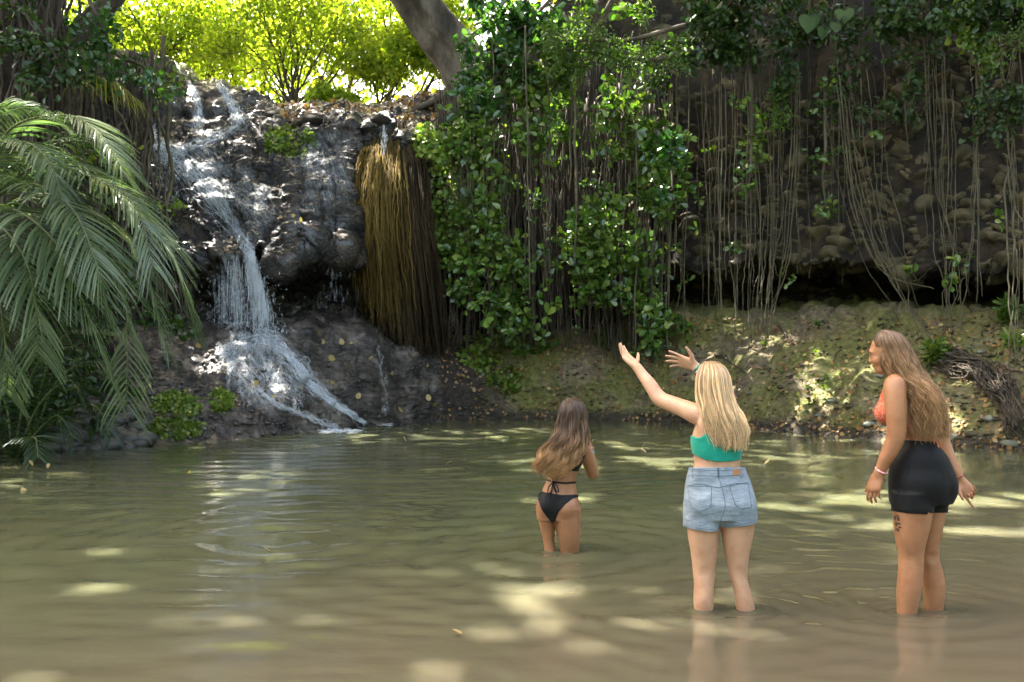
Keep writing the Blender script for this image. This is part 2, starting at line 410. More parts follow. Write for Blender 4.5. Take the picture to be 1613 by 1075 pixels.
ci0 = int(np.searchsorted(U, 690)); r_mt = int(np.searchsorted(W, 7.02))
r_lip = int(np.searchsorted(W, 1.9))
o_plateau = tag(sheet('plateau_ground', 0, nc, 0, r_lip + 1, [M_LITTER]), kind='structure')
rock_mi = ((wg > 7.1)).astype(int)
rock_mi[(pxg < 175)] = 2
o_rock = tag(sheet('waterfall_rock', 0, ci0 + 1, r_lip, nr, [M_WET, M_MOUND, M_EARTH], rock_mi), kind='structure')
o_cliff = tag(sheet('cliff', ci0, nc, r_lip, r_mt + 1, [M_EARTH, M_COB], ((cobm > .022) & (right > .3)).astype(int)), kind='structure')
o_bank = tag(sheet('bank', ci0, nc, r_mt, nr, [M_BANK]), kind='structure')

tri_i = np.arange(nr - 1)[:, None] * nc; tri_j = np.arange(nc - 1)[None]
TQ = np.stack([tri_i + tri_j, tri_i + nc + tri_j, tri_i + nc + tri_j + 1, tri_i + tri_j + 1], -1)
keep = np.arange(0, nr - 1) >= r_lip - 30
BV = BVHTree.FromPolygons([tuple(q) for q in p2.tolist()], TQ[keep].reshape(-1, 4).tolist())
CAM = Vector((0, 0, CH))
def hit(px, py, off=0.):
    """(point, normal) of the terrain seen at a pixel, lifted off it; None if open"""
    dirv = Vector(((px - CX) / F, 1, (HZ - py) / F)).normalized()
    l, n, i, dd = BV.ray_cast(CAM, dirv, 80)
    if l is None: return None, None
    n = Vector(n)
    if n.dot(dirv) > 0: n = -n
    return np.array(l + n * off), np.array(n)
# ================================================================ pool, water of the fall
def pool_mat():
    m, nt, out = new_mat('murky_pool_water')
    v = pos(nt)
    n = noise(nt, v, .35, 4)
    c = ramp(nt, n, [(.3, (.064, .070, .039)), (.5, (.086, .090, .048)), (.7, (.108, .106, .058))])
    sp = nt.nodes.new('ShaderNodeSeparateXYZ'); gg = nt.nodes.new('ShaderNodeNewGeometry'); nt.links.new(gg.outputs['Position'], sp.inputs[0])
    ma = nt.nodes.new('ShaderNodeMath'); ma.operation = 'MULTIPLY_ADD'; nt.links.new(sp.outputs[0], ma.inputs[0]); ma.inputs[1].default_value = -.45; nt.links.new(sp.outputs[1], ma.inputs[2])   # the sandy shallows lie near and to the right
    mb_ = nt.nodes.new('ShaderNodeMath'); mb_.operation = 'DIVIDE'; nt.links.new(ma.outputs[0], mb_.inputs[0]); mb_.inputs[1].default_value = 10.
    c = mixc(nt, ramp(nt, mb_.outputs[0], [(.38, grey(1)), (.78, grey(0))]), c, (.098, .083, .056))
    b = nd(nt, 'ShaderNodeBsdfPrincipled', Roughness=.02, IOR=1.38); nt.links.new(c, b.inputs['Base Color'])
    b.inputs['Specular IOR Level'].default_value = .5
    b.inputs['Subsurface Weight'].default_value = 1.; b.inputs['Subsurface Radius'].default_value = (1., .85, .5); b.inputs['Subsurface Scale'].default_value = .16      # turbid water lets light spread
    v2 = pos(nt, (1, 1.6, 1))
    f = bump(nt, noise(nt, v2, 7., 4, .55), .06, .05)
    nt.links.new(f, b.inputs['Normal'])
    nt.links.new(b.outputs[0], out.inputs[0]); return m
M_POOL = pool_mat()
ux = np.linspace(-450, 2050, 560)
vy = np.concatenate([np.linspace(628, 700, 90), np.linspace(700, 1180, 330)[1:]])
PX, PY = np.meshgrid(ux, vy)
WY = depth_of_water(PY); WX = (PX - CX) / F * WY
q = np.stack([WX.ravel(), WY.ravel(), np.zeros(WX.size)], 1)
SRC = [(at(865, 866, 6.92), .016, 1.7, .30), (at(1108, 960, 5.32), .008, 1.2, .22), (at(1174, 960, 5.32), .008, 1.2, .21), (at(1440, 963, 5.28), .012, 1.4, .24),
       (at(560, 672, 19.5), .035, 7., .55), (at(440, 850, 7.3), .012, 2.2, .33)]
h = np.zeros(len(q))
warp = .35 * fbm(q * np.array([.9, .9, 1]), 3, s=90)
for c, A, fall_, wl in SRC:
    r_ = np.hypot(q[:, 0] - c[0], q[:, 1] - c[1]) + warp * .6
    h += A * np.exp(-r_ / fall_) * np.cos(r_ * 2 * np.pi / wl)
qq = q * np.array([1.3, 3.0, 1])
nearf = np.exp(-((q[:, 0] + 1.2) / 2.2) ** 2)
h += .008 * fbm(qq * .9 + warp[:, None], 2, s=91) + (.0015 + .022 * nearf) * fbm(q * np.array([1.6, 4.4, 1]) + warp[:, None], 2, s=92)
h *= .4 * np.clip((q[:, 1]) / 7, .35, 1.4)
for c, rl in ((at(1107, 960, 5.32), .06), (at(1174, 960, 5.32), .06), (at(1424, 963, 5.25), .06), (at(1478, 963, 5.33), .06), (at(866, 866, 6.92), .06), (at(896, 868, 6.9), .075)):
    r_ = np.hypot(q[:, 0] - c[0], q[:, 1] - c[1])
    h += .0045 * np.exp(-np.maximum(r_ - rl, 0) / .10) * np.cos((r_ - rl) * 2 * np.pi / .085)
q[:, 2] = h
qi = np.arange(len(vy) - 1)[:, None] * len(ux); qj = np.arange(len(ux) - 1)[None]
QW = np.stack([qi + qj, qi + qj + 1, qi + len(ux) + qj + 1, qi + len(ux) + qj], -1).reshape(-1, 4)
# skirt: the pool goes on flat around the rippled part, out to the sides and behind the camera
o_pool = tag(obj('pool_water', q, QW, M_POOL), kind='structure')
sk = np.array([(-60, -25, -.03), (60, -25, -.03), (60, 60, -.03), (-60, 60, -.03)], float)
o_bed = tag(obj('pool_bed', sk + [0, 0, -.02], np.array([[0, 1, 2, 3]]), M_POOL), kind='structure')

def foam_mat():
    m, nt, out = new_mat('falling_white_water')
    b = nd(nt, 'ShaderNodeBsdfPrincipled', Roughness=.25); b.inputs['Base Color'].default_value = (.88, .91, .94, 1)
    b.inputs['Transmission Weight'].default_value = .25; b.inputs['IOR'].default_value = 1.33
    x = nt.nodes.new('ShaderNodeMixShader'); x.inputs[0].default_value = .6; tr = nt.nodes.new('ShaderNodeBsdfTransparent')
    nt.links.new(tr.outputs[0], x.inputs[1]); nt.links.new(b.outputs[0], x.inputs[2]); nt.links.new(x.outputs[0], out.inputs[0]); return m
M_FOAM = foam_mat()
wf = MB()
g = np.random.default_rng(5)
def hug(path, width, n, length=(6, 26), r=(.006, .016), off=.03, lift=.02, jit=1.):
    """white streaks that run over the rock along a pixel path"""
    K = spline(np.array(path, float), 80)
    w = np.interp(np.linspace(0, 1, 80), np.linspace(0, 1, len(np.atleast_1d(width))), np.atleast_1d(width))
    t = norm(np.gradient(K, axis=0)); s = np.stack([-t[:, 1], t[:, 0]], 1)
    for _ in range(int(n * 1.7)):
        L = int(g.uniform(*length) * 1.15); a = int(g.integers(0, 80 - 4)); b = min(80, a + L)
        o = np.clip(g.normal(0, .38), -1, 1) * w[a:b] + jit * np.cumsum(g.normal(0, .7, b - a))
        P2 = K[a:b] + s[a:b] * o[:, None]
        P3 = []
        for x, y in P2:
            l, nn_ = hit(x, y, off + abs(g.normal(0, lift)))
            if l is None: continue
            if P3 and np.linalg.norm(l - P3[-1]) > .9: break
            P3.append(l)
        if len(P3) < 3: continue
        P3 = np.array(P3); P3 = .5 * P3 + .5 * spline(P3[::2] if len(P3) > 5 else P3, len(P3))
        rr = .68 * g.uniform(*r) * np.sin(np.linspace(.25, 3.0, len(P3))) ** .6 * g.uniform(.55, 1.3, len(P3))
        tube(wf, P3, rr, 5, caps=False)
def drops(path, width, n, r=(.004, .012), spread_y=.15, off=.1):
    K = spline(np.array(path, float), 60)
    for _ in range(n):
        k = K[g.integers(0, 60)]
        c = at(k[0] + g.normal(0, width), k[1] + g.normal(0, 4), k[2] + g.normal(0, spread_y))
        L = abs(g.normal(0, .03)) + .008; rr = g.uniform(*r)
        tube(wf, [c, c + [g.normal(0, .004), 0, -L * .5], c + [0, 0, -L]], [rr * .5, rr, rr * .4], 4, caps=False)
def plume(x0, y0, x1, y1, Y, w0, w1, n, r=(.003, .010), L=(.12, .6)):
    """free falling strings of water"""
    for _ in range(int(n * 2)):
        t = g.uniform(0, 1) ** .9; ww = w0 + (w1 - w0) * t; o = g.normal(0, .45) * ww
        c = at(x0 + (x1 - x0) * t + o, y0 + (y1 - y0) * t, Y + g.normal(0, .12))
        l = g.uniform(*L); m = 7
        zz = np.linspace(0, -l, m)
        P = c + np.stack([np.cumsum(g.normal(0, .006, m)), np.cumsum(g.normal(0, .004, m)), zz], 1)
        tube(wf, P, .7 * g.uniform(*r) * g.uniform(.3, 1.2, m), 4, caps=False)
hug([(203, 112), (220, 145), (236, 190), (246, 235)], [3, 4, 6, 7], 70, r=(.004, .010))
hug([(298, 128), (308, 150), (313, 180), (312, 212)], [2, 5, 8], 46, r=(.003, .007))
hug([(340, 132), (358, 155), (372, 178), (380, 198)], [4, 8, 12], 80, r=(.004, .009))
hug([(245, 225), (262, 240), (292, 262), (332, 300), (362, 340), (380, 372)], [10, 14, 12, 10, 9], 110, r=(.003, .011), length=(3, 13))
hug([(245, 225), (262, 245), (300, 285), (345, 335), (375, 372)], [16, 30, 30, 22], 170, r=(.002, .006), length=(3, 12))
hug([(380, 196), (340, 215), (300, 232), (270, 248)], [5, 9, 7], 80, r=(.003, .008), length=(3, 12))
hug([(310, 240), (350, 285), (395, 325), (410, 360)], [30, 40, 34], 120, r=(.002, .005), length=(3, 9))
hug([(250, 240), (262, 290), (290, 330)], [16, 24, 18], 90, r=(.002, .005), length=(3, 9))
hug([(372, 360), (386, 382), (394, 410)], [9, 12], 90, r=(.004, .012))
hug([(480, 225), (500, 270), (520, 330)], [40, 60], 60, r=(.002, .005), length=(3, 9))
hug([(600, 190), (606, 215), (604, 240)], [4, 5], 30, r=(.003, .007))
plume(392, 392, 412, 485, 19.25, 8, 19, 190, r=(.002, .009), L=(.1, .6))
plume(398, 392, 416, 490, 19.2, 5, 8, 80, r=(.003, .012), L=(.1, .5))
plume(368, 400, 376, 500, 19.3, 12, 22, 60, r=(.0015, .005), L=(.2, .8))
plume(348, 430, 350, 480, 19.4, 12, 12, 24, r=(.0015, .004), L=(.2, .7))
plume(530, 402, 530, 490, 19.8, 40, 34, 26, r=(.0015, .003), L=(.05, .3))
plume(604, 195, 605, 240, 21.2, 5, 6, 22, r=(.002, .005), L=(.05, .3))
drops([(404, 430, 19.2), (410, 480, 19.1), (416, 512, 19.1)], 18, 260, r=(.003, .009))
drops([(350, 440, 19.3), (370, 500, 19.2)], 22, 160, r=(.003, .008))
drops([(360, 505, 19.3), (400, 514, 19.1), (440, 522, 19.1)], 16, 240)
hug([(400, 524), (430, 540), (455, 566), (485, 602), (517, 632), (549, 653), (574, 669)], [14, 13, 11, 7, 4, 3, 2], 250, r=(.003, .010), length=(3, 16))
hug([(410, 528), (376, 541), (354, 552), (356, 566), (362, 578)], [14, 10, 9, 8], 90, r=(.003, .008), length=(3, 12))
hug([(395, 603), (430, 634), (470, 652), (510, 668), (532, 679)], [3, 4, 3, 3, 4], 110, r=(.003, .008), length=(4, 16))
for k_ in range(26):
    a0 = g.uniform(340, 470); y0_ = g.uniform(532, 575); x1_ = a0 + g.uniform(-10, 45); x2_ = x1_ + g.uniform(0, 50); y2_ = y0_ + g.uniform(50, 95)
    hug([(a0, y0_), (x1_, y0_ + (y2_ - y0_) * .45), (x2_, y2_)], [3, 4, 3], 9, r=(.002, .0055), length=(6, 30))
hug([(400, 530), (405, 560), (430, 600), (470, 640)], [44, 52, 50, 30], 300, r=(.0018, .0045), length=(2, 7))
hug([(595, 545), (602, 600), (605, 655)], [6, 8, 6], 40, r=(.002, .005), length=(3, 10))
def veil_mat():
    m, nt, out = new_mat('thin_sheet_of_water')
    a = nt.nodes.new('ShaderNodeAttribute'); a.attribute_name = 'tint'
    n1 = noise(nt, a.outputs['Vector'], 1., 5, .65, .4)
    k = nt.nodes.new('ShaderNodeSeparateXYZ'); nt.links.new(a.outputs['Vector'], k.inputs[0])
    mu = nt.nodes.new('ShaderNodeMath'); mu.operation = 'MULTIPLY'
    nt.links.new(ramp(nt, n1, [(.42, grey(0)), (.72, grey(.75))]), mu.inputs[0]); nt.links.new(k.outputs[2], mu.inputs[1])
    b = nd(nt, 'ShaderNodeBsdfPrincipled', Roughness=.2); b.inputs['Base Color'].default_value = (.85, .89, .92, 1)
    nt.links.new(bump(nt, n1, .6, .03), b.inputs['Normal'])
    x = nt.nodes.new('ShaderNodeMixShader'); tr = nt.nodes.new('ShaderNodeBsdfTransparent')
    nt.links.new(mu.outputs[0], x.inputs[0]); nt.links.new(tr.outputs[0], x.inputs[1]); nt.links.new(b.outputs[0], x.inputs[2]); nt.links.new(x.outputs[0], out.inputs[0]); return m
veils = MB()
def veil(path, width, off=.05, free=None, den=1., seed=0):
    n, m_ = 46, 15
    K = spline(np.array(path, float), n); w = np.interp(np.linspace(0, 1, n), np.linspace(0, 1, len(width)), width)
    t = norm(np.gradient(K, axis=0)); s = np.stack([-t[:, 1], t[:, 0]], 1); V, C = [], []
    for i in range(n):
        for j in range(m_):
            u = j / (m_ - 1) * 2 - 1; x, y = K[i] + s[i] * u * w[i]
            if free is None:
                l, nn_ = hit(x, y, off)
                if l is None: l = V[-1] if V else at(x, y, 20)
            else: l = at(x, y, free - .05 * math.cos(u * 1.5))
            V.append(l); e = (1 - abs(u) ** 3) * min(1, i / 4, (n - 1 - i) / 8)
            C.append((u * w[i] * .42 + seed * 7, i * .16 * (len(path) ** .5) * .5, e * den))
    i_ = np.arange(n - 1)[:, None] * m_; j_ = np.arange(m_ - 1)[None]; b = veils.n
    Q = np.stack([i_ + j_, i_ + j_ + 1, i_ + m_ + j_ + 1, i_ + m_ + j_], -1).reshape(-1, 4)
    V = np.array(V); ok = (np.abs(V[Q][:, :, 1].max(1) - V[Q][:, :, 1].min(1)) < .5)
    veils.add(V, Q[ok]); veils.C.append(np.array(C))
veil([(390, 385), (398, 430), (408, 480), (414, 522)], [9, 15, 20], free=19.28, den=1.3, seed=1)
veil([(362, 400), (366, 450), (372, 512)], [16, 22], free=19.36, den=.8, seed=2)
veil([(245, 225), (262, 240), (292, 262), (332, 300), (362, 340), (388, 385)], [12, 20, 18, 16, 13], den=1.1, seed=3)
veil([(300, 235), (345, 275), (395, 320), (410, 370)], [30, 40, 34], den=.4, seed=4)
veil([(400, 522), (430, 540), (455, 566), (485, 602), (517, 632), (560, 662)], [20, 20, 16, 12, 8], den=1., seed=5)
veil([(400, 524), (395, 560), (410, 600), (450, 645)], [40, 52, 46, 26], den=.8, seed=6)
veil([(340, 128), (358, 155), (372, 178), (380, 202)], [6, 12, 15], den=1.1, seed=7)
veil([(298, 128), (308, 150), (313, 180), (312, 216)], [4, 8, 11], den=.9, seed=8)
veil([(203, 112), (220, 145), (236, 190), (246, 235)], [4, 6, 8], den=1.2, seed=9)
veil([(380, 200), (340, 218), (300, 232), (268, 250)], [7, 10, 9], den=1., seed=10)
veil([(500, 205), (510, 260), (520, 330)], [30, 44, 50], den=.35, seed=11)
tag(veils.build('waterfall_sheet', veil_mat()), kind='structure')
# splash where the water meets the pool
for cx_, n_ in ((530, 260), (573, 200)):
    for _ in range(n_):
        y_ = 680 if cx_ < 550 else 671
        c = at(cx_ + g.normal(4, 16), y_ + abs(g.normal(0, 1.3)), depth_of_water(y_) - abs(g.normal(0, .12)))
        c[2] = abs(g.normal(.01, .015))
        a = g.uniform(0, 6.3); L = g.uniform(.02, .12)
        tube(wf, [c, c + [math.cos(a) * L, math.sin(a) * L * .6, .005], c + [math.cos(a) * L * 2, math.sin(a) * L, -.004]], [.004, g.uniform(.006, .016), .004], 4, caps=False)
o_fall = tag(wf.build('waterfall_stream', M_FOAM), kind='structure')
# ================================================================ plants
M_TRUNK = mat_noise('flaking_trunk_bark', [(.3, (.03, .022, .014)), (.45, (.09, .068, .045)), (.6, (.2, .16, .115)), (.75, (.33, .28, .21))], 2.2, 10, .85, mapping=(1, 1, .4), bump_s=1, bump_scale=7, bump_d=.14)
M_BARK = mat_noise('grey_brown_bark', [(.3, (.035, .025, .016)), (.5, (.095, .07, .045)), (.7, (.19, .15, .105))], 3, 8, .85, mapping=(1, 1, .35), bump_s=1, bump_scale=12, bump_d=.06)
M_TWIG = mat_noise('dark_twig_bark', [(.3, (.03, .022, .014)), (.7, (.09, .065, .04))], 5, 5, .85, bump_s=.4)
M_ROOT = mat_noise('pale_hanging_root', [(.3, (.055, .045, .02)), (.5, (.115, .095, .045)), (.7, (.20, .165, .09))], 3, 6, .75, bump_s=.4, bump_scale=40, bump_d=.01, island=.55)
M_DROOT = mat_noise('dark_hanging_root', [(.3, (.03, .02, .012)), (.5, (.07, .05, .03)), (.7, (.13, .095, .06))], 2, 6, .8, bump_s=.4, bump_scale=40, bump_d=.01, island=.5)
M_GOLD = mat_noise('golden_root_fibre', [(.3, (.08, .05, .016)), (.5, (.22, .145, .038)), (.7, (.34, .235, .065))], 1.4, 4, .85, spec=.08, mapping=(1, 1, .25), bump_s=0, island=.65)
M_BROWNF = mat_noise('brown_root_fibre', [(.3, (.024, .016, .009)), (.5, (.055, .038, .02)), (.7, (.11, .078, .04))], 1.2, 4, .85, spec=.08, mapping=(1, 1, .25), bump_s=0, island=.6)
L_JUNGLE = mat_leaf('sunlit_jungle_leaf', [(.12, .19, .02), (.20, .28, .04), (.30, .37, .06), (.42, .46, .10)], trans=.66, tcol=(1.5, 1.6, .38), rough=.5, spec=.3)
L_VINE = mat_leaf('glossy_vine_leaf', [(.045, .095, .018), (.08, .16, .025), (.13, .215, .035), (.25, .31, .06)], trans=.22, rough=.25, spec=.6)
L_CREEP = mat_leaf('small_creeper_leaf', [(.08, .15, .02), (.14, .22, .03), (.20, .27, .045), (.28, .30, .06)], trans=.3, rough=.4)
L_DARK = mat_leaf('dark_shrub_leaf', [(.018, .04, .01), (.035, .075, .018), (.06, .10, .02)], trans=.25, rough=.4)
L_SHINE = mat_leaf('shiny_branch_leaf', [(.03, .085, .02), (.05, .12, .03), (.08, .16, .04)], trans=.3, rough=.22, spec=.8)
L_FERN = mat_leaf('feathery_leaf', [(.07, .13, .02), (.12, .19, .03)], trans=.35, rough=.5)
L_ADDED_CANOPY = mat_leaf('added_canopy_leaf', [(.04, .10, .012), (.08, .16, .02)], trans=.25, rough=.45)  # leaves of the unseen crown and near wood added for shade
L_LITTER = mat_leaf('fallen_leaf', [(.32, .13, .03), (.42, .24, .06), (.25, .12, .06), (.45, .33, .12), (.35, .17, .10), (.20, .11, .06)], trans=.1, rough=.6)
L_HEART = mat_leaf('heart_leaf', [(.05, .10, .05), (.10, .16, .06)], trans=.2, rough=.35)

def limb(mb, K, r0, r1, n=18, sides=7, wob=.0, seed=0):
    P = spline(K, n)
    if wob:
        L = np.linalg.norm(P[-1] - P[0])
        P = P + wob * L * np.stack([vnoise(np.stack([np.linspace(0, 4, n) + seed * 3.1 + a * 19, np.zeros(n), np.zeros(n)], 1)) for a in range(3)], 1) * np.linspace(0, 1, n)[:, None]
    rr = np.linspace(r0, r1, n)
    tube(mb, P, rr, sides); return P

def tree(name, label, cat, base, crowns, leafmat, trunk_r=.12, nl=900, lsize=.2, group=None, stems=1, fan=.5, seed=1, bark=None, aim=(0, 0, -1), up=(0, 0, 1)):
    """trunk(s) with limbs out to the crown lumps [(centre, radius)], leaves spread through each lump in clumps"""
    g = np.random.default_rng(seed); base = np.array(base, float)
    root = empty(name, base); tag(root, label, cat, group)
    tm = MB(); lm = MB()
    tips = []
    for s in range(stems):
        c, r = crowns[s % len(crowns)]
        c = np.array(c) + g.normal(0, .25, 3) * r
        b = base + np.array([g.normal(0, .12) * (stems > 1), g.normal(0, .12) * (stems > 1), -.3])
        mid = b * .5 + c * .5 + g.normal(0, .18, 3) * np.linalg.norm(c - b) * .35
        P = limb(tm, [b, b * .8 + mid * .2 + [0, 0, .1], mid, c], trunk_r * g.uniform(.7, 1.1), trunk_r * .25, 22, 7, .05, seed + s)
        tips.append(P)
    for ci_, (c, r) in enumerate(crowns):
        c = np.array(c)
        P = tips[ci_ % len(tips)]
        for _ in range(7):
            a = P[int(g.integers(8, len(P)))]
            e = c + g.normal(0, .55, 3) * r
            limb(tm, [a, a * .45 + e * .55 + g.normal(0, .1, 3) * r, e], trunk_r * .28, .008, 12, 5, .06, seed + _ + ci_ * 10)
        k = int(nl * r ** 2 / np.mean([q[1] ** 2 for q in crowns]))
        nc_ = 26
        cc = norm(g.normal(size=(nc_, 3))) * (g.uniform(.25, 1, nc_)[:, None]) ** .6 * r * [1, 1, .8] + c
        which = g.integers(0, nc_, k)
        pts = cc[which] + g.normal(0, .17, (k, 3)) * r
        leaves(lm, pts, lsize, aim=aim, aim_w=.35, up=up, up_w=.4, seed=seed + ci_ + 99)
    tm.build('trunk', bark or M_TWIG, root); lm.build('crown', leafmat, root)
    return root

# --- sunlit jungle above the fall: each bush and tree its own
JB = [  # base (px, py, Y), crowns [(px, py, Y, r)], stems, radius, label
 ((462, 168, 29), [(395, 60, 29, 1.5), (455, 20, 29.5, 1.5), (520, 45, 29, 1.4), (570, 80, 28.6, 1.1), (430, -30, 30, 1.6)], 17, .055, 'many stemmed bush fanning out from one foot on the lip of the fall', 'bush'),
 ((250, 130, 31), [(235, 40, 31, 1.7), (290, 70, 30, 1.3), (200, 60, 30, 1.3)], 3, .09, 'bright yellow green bush behind the dark log at the top of the fall', 'bush'),
 ((330, 130, 33), [(320, 20, 33, 1.9), (365, 70, 31.5, 1.4), (285, -20, 33, 1.7)], 3, .10, 'sunlit leafy tree standing above the upper cascade, beside the many stemmed bush', 'tree'),
 ((600, 160, 28.5), [(640, 90, 28, 1.0), (590, 100, 28.5, .9), (670, 60, 28, .9)], 7, .04, 'low twiggy bush at the foot of the leaning trunk', 'bush'),
 ((612, 150, 34), [(600, 20, 34, 2.2), (650, -20, 34, 2.0), (560, -10, 35, 2)], 2, .13, 'slim tree with pale green crown seen through the gap left of the leaning trunk', 'tree'),
 ((410, 160, 37), [(400, 40, 37, 2.6), (480, 90, 36, 2.0), (350, 100, 36, 1.8)], 3, .13, 'farther green tree whose crown fills in behind the many stemmed bush', 'tree'),
 ((180, 120, 36), [(150, 40, 36, 2.4), (215, 10, 36, 2.2), (120, 80, 34, 1.8)], 2, .14, 'sunlit tree at the far edge beside the root covered fig', 'tree'),
 ((540, 160, 42), [(560, 30, 42, 3.0), (460, 0, 42, 3.2), (640, 70, 41, 1.9)], 2, .17, 'tall far tree deepest in the glowing jungle', 'tree'),
 ((520, 172, 27.5), [(512, 150, 27.5, .5), (545, 158, 27.3, .4)], 4, .03, 'small leafy shrub on the lip right of the many stemmed bush', 'shrub'),
 ((660, 155, 30), [(690, 30, 30, 1.2), (700, 100, 29, .8)], 3, .06, 'thin sapling close behind the leaning trunk', 'sapling'),
]
for i, (b, cr, ns, tr, lab, cat) in enumerate(JB):
    far = b[2] / 30
    tree('jungle_' + ('tree' if cat in ('tree', 'sapling') else 'bush'), lab, cat, at(*b), [(at(x, y, Y), r) for x, y, Y, r in cr], L_JUNGLE, tr, int(1350 * (1 if cat != 'shrub' else .4)), .145 * far, 'sunlit bushes and trees above the fall', ns, seed=100 + i)
# far hillside wood closing the view
fm = MB(); g = np.random.default_rng(77)
n = 15000
pts = np.stack([g.uniform(-38, 26, n), g.uniform(46, 70, n), g.uniform(5, 30, n)], 1)
keepm = fbm(pts * .22, 3, s=5) > -.18
leaves(fm, pts[keepm], .62, up=(0, 0, 1), up_w=.3, seed=3)
tag(fm.build('distant_woodland', L_JUNGLE), 'far wood of sunlit yellow green leaves closing the view above the fall', 'woodland', kind='stuff')
# tall out-of-view crowns, added to cover bright sky in reflections and green the light
tall = [(-22, 44, 24, 9), (-9, 52, 27, 9), (4, 50, 27, 9), (17, 48, 26, 9), (30, 40, 25, 9), (-30, 30, 22, 9), (-2, 60, 36, 11), (18, 60, 36, 11), (-20, 58, 35, 11)]
fm = MB()
for k, (x, y, z, r_) in enumerate(tall):
    c_ = norm(g.normal(size=(1500, 3))) * g.uniform(.2, 1, (1500, 1)) ** .5 * r_ * np.array([1, .7, .8]) + [x, y, z]
    leaves(fm, c_, .75, up=(0, 0, 1), up_w=.3, seed=600 + k)
tag(fm.build('added_high_woodland', L_JUNGLE), 'unseen high crowns added far behind the fall to cover bright sky in the reflections', 'woodland', kind='stuff')

# unseen wood added behind the viewer and at both sides to block low skylight
sm_ = MB()
for k, (x, y, z, rx, rz) in enumerate([(-20, -14, 6, 7, 8), (-10, -20, 6, 7, 9), (0, -22, 6, 7, 9), (10, -20, 6, 7, 9), (20, -14, 6, 7, 8), (-24, -3, 6, 6, 8), (24, -3, 6, 6, 8), (-22, 8, 8, 6, 8), (24, 8, 8, 6, 8)]):
    c_ = norm(g.normal(size=(3000, 3))) * g.uniform(.3, 1, (3000, 1)) ** .5 * np.array([rx, 4, rz]) + [x, y, z]
    leaves(sm_, c_, .6, up=(0, 0, 1), up_w=.3, seed=640 + k)
tag(sm_.build('added_shade_woodland', L_ADDED_CANOPY), 'unseen wood added round the near side of the pool to block low skylight', 'woodland', kind='stuff')

# --- the big leaning tree; its unseen crown is added for shade, with gaps for sunbeams
def hole_mask(P):
    """how open the canopy is at point P: 1 where a sunbeam passes down to one of the sunlit places"""
    o = np.zeros(len(P))
    for x, y, z, rx, ry, wt in SPOTS:
        t = (P[:, 2] - z) / sd0[2]
        qx = P[:, 0] - t * sd0[0] - x; qy = P[:, 1] - t * sd0[1] - y
        o = np.maximum(o, wt * np.exp(-((qx / rx) ** 2 + (qy / ry) ** 2) ** 1.5 * .7))
    return o
SUN_EL, SUN_AZ = 60., -45.
sd0 = np.array([math.sin(R(SUN_AZ)) * math.cos(R(SUN_EL)), math.cos(R(SUN_AZ)) * math.cos(R(SUN_EL)), math.sin(R(SUN_EL))])
def spot(px, py, rx, ry, Y=None, wt=1.):
    if Y is None: Y = depth_of_water(py)
    a = at(px, py, Y); return (a[0], a[1], a[2], rx, ry, wt)
SPOTS = [spot(300, 160, 1.4, 1.4, 24, .2), spot(420, 240, 2.2, 1.6, 22, .22), spot(520, 230, .9, 1.0, 22, .25), spot(330, 330, 1.5, 1.2, 20.5, .35), spot(480, 380, 1.6, 1, 19.7, .3), spot(400, 560, 1.2, .8, 18.5, .1), spot(250, 580, 1., .8, 18, .1),
         spot(700, 120, 1.6, 1.3, 22, .7), spot(780, 80, 2.4, 1.8, 21, .85), spot(930, 60, 1.8, 1.3, 20.5, .6), spot(860, 160, 1.6, 1.3, 21, .45), spot(960, 260, 1.8, 1.5, 21, .4), spot(700, 280, 1.2, 1.2, 21.3, .5), spot(820, 420, 1.5, 1, 21, .35), spot(1050, 270, .6, .6, 20, .9),
         spot(60, 300, 1.0, 1, 12, .35), spot(200, 330, 1.0, 1, 12, .35), spot(600, 300, .6, .7, 20.9, .05), spot(1490, 690, .9, .3, 15, .55), spot(1420, 650, .6, .35, 16, .5), spot(1600, 560, .8, .5, 16, .12),
         spot(1180, 640, .6, .4, 18.5, .1), spot(1300, 560, .7, .4, 19, .1), spot(1000, 590, .7, .4, 21, .1),
         spot(880, 945, .50, .30, None, .5), spot(790, 920, .34, .22, None, .35), spot(970, 980, .36, .16, None, .5), spot(60, 1060, .3, .25, None, .15), spot(700, 1050, .2, .12),
         spot(750, 688, 1.8, 1.0, None, .55), spot(950, 698, 1.6, .8, None, .6), spot(1010, 728, 1.3, .6, None, .7), spot(1290, 718, 1.2, .6, None, .7), spot(1520, 785, 1.1, .6, None, .8), spot(1420, 830, .7, .3, None, .6), spot(1590, 840, .5, .3, None, .6),
         spot(1440, 645, .35, .5, 15.8, .5), spot(1350, 640, .4, .45, 17, .45), spot(1500, 672, .5, .3, 15.3, .5), spot(1395, 612, .25, .3, 16.6, .6),
         spot(1240, 640, .25, .3, 18, .2), spot(900, 780, .4, .35), spot(1250, 800, .4, .25)]
lt = empty('leaning_tree', at(755, 170, 24.3)); tag(lt, 'big grey trunk leaning over the lip right of the fall, with an unseen crown added to shade the pool', 'tree')
tm = MB()
n = 60
K = spline([at(772, 200, 24.0), at(752, 150, 24.2), at(725, 95, 24.3), at(690, 50, 24.2), at(655, 0, 24), at(610, -70, 23.4), at(560, -150, 22)], n)
rr = np.interp(np.linspace(0, 1, n), [0, .1, .25, .6, 1], [.75, .62, .56, .50, .40])
a = np.linspace(0, 2 * np.pi, 40, endpoint=False)
t = norm(np.gradient(K, axis=0)); u = norm(np.cross(t, [0, 1., 0])); w_ = np.cross(t, u)
V = K[:, None] + rr[:, None, None] * (np.cos(a)[None, :, None] * u[:, None] + np.sin(a)[None, :, None] * w_[:, None])
Vf = V.reshape(-1, 3); ang = np.tile(a, n); hh = np.repeat(np.arange(n) / 10., 40)
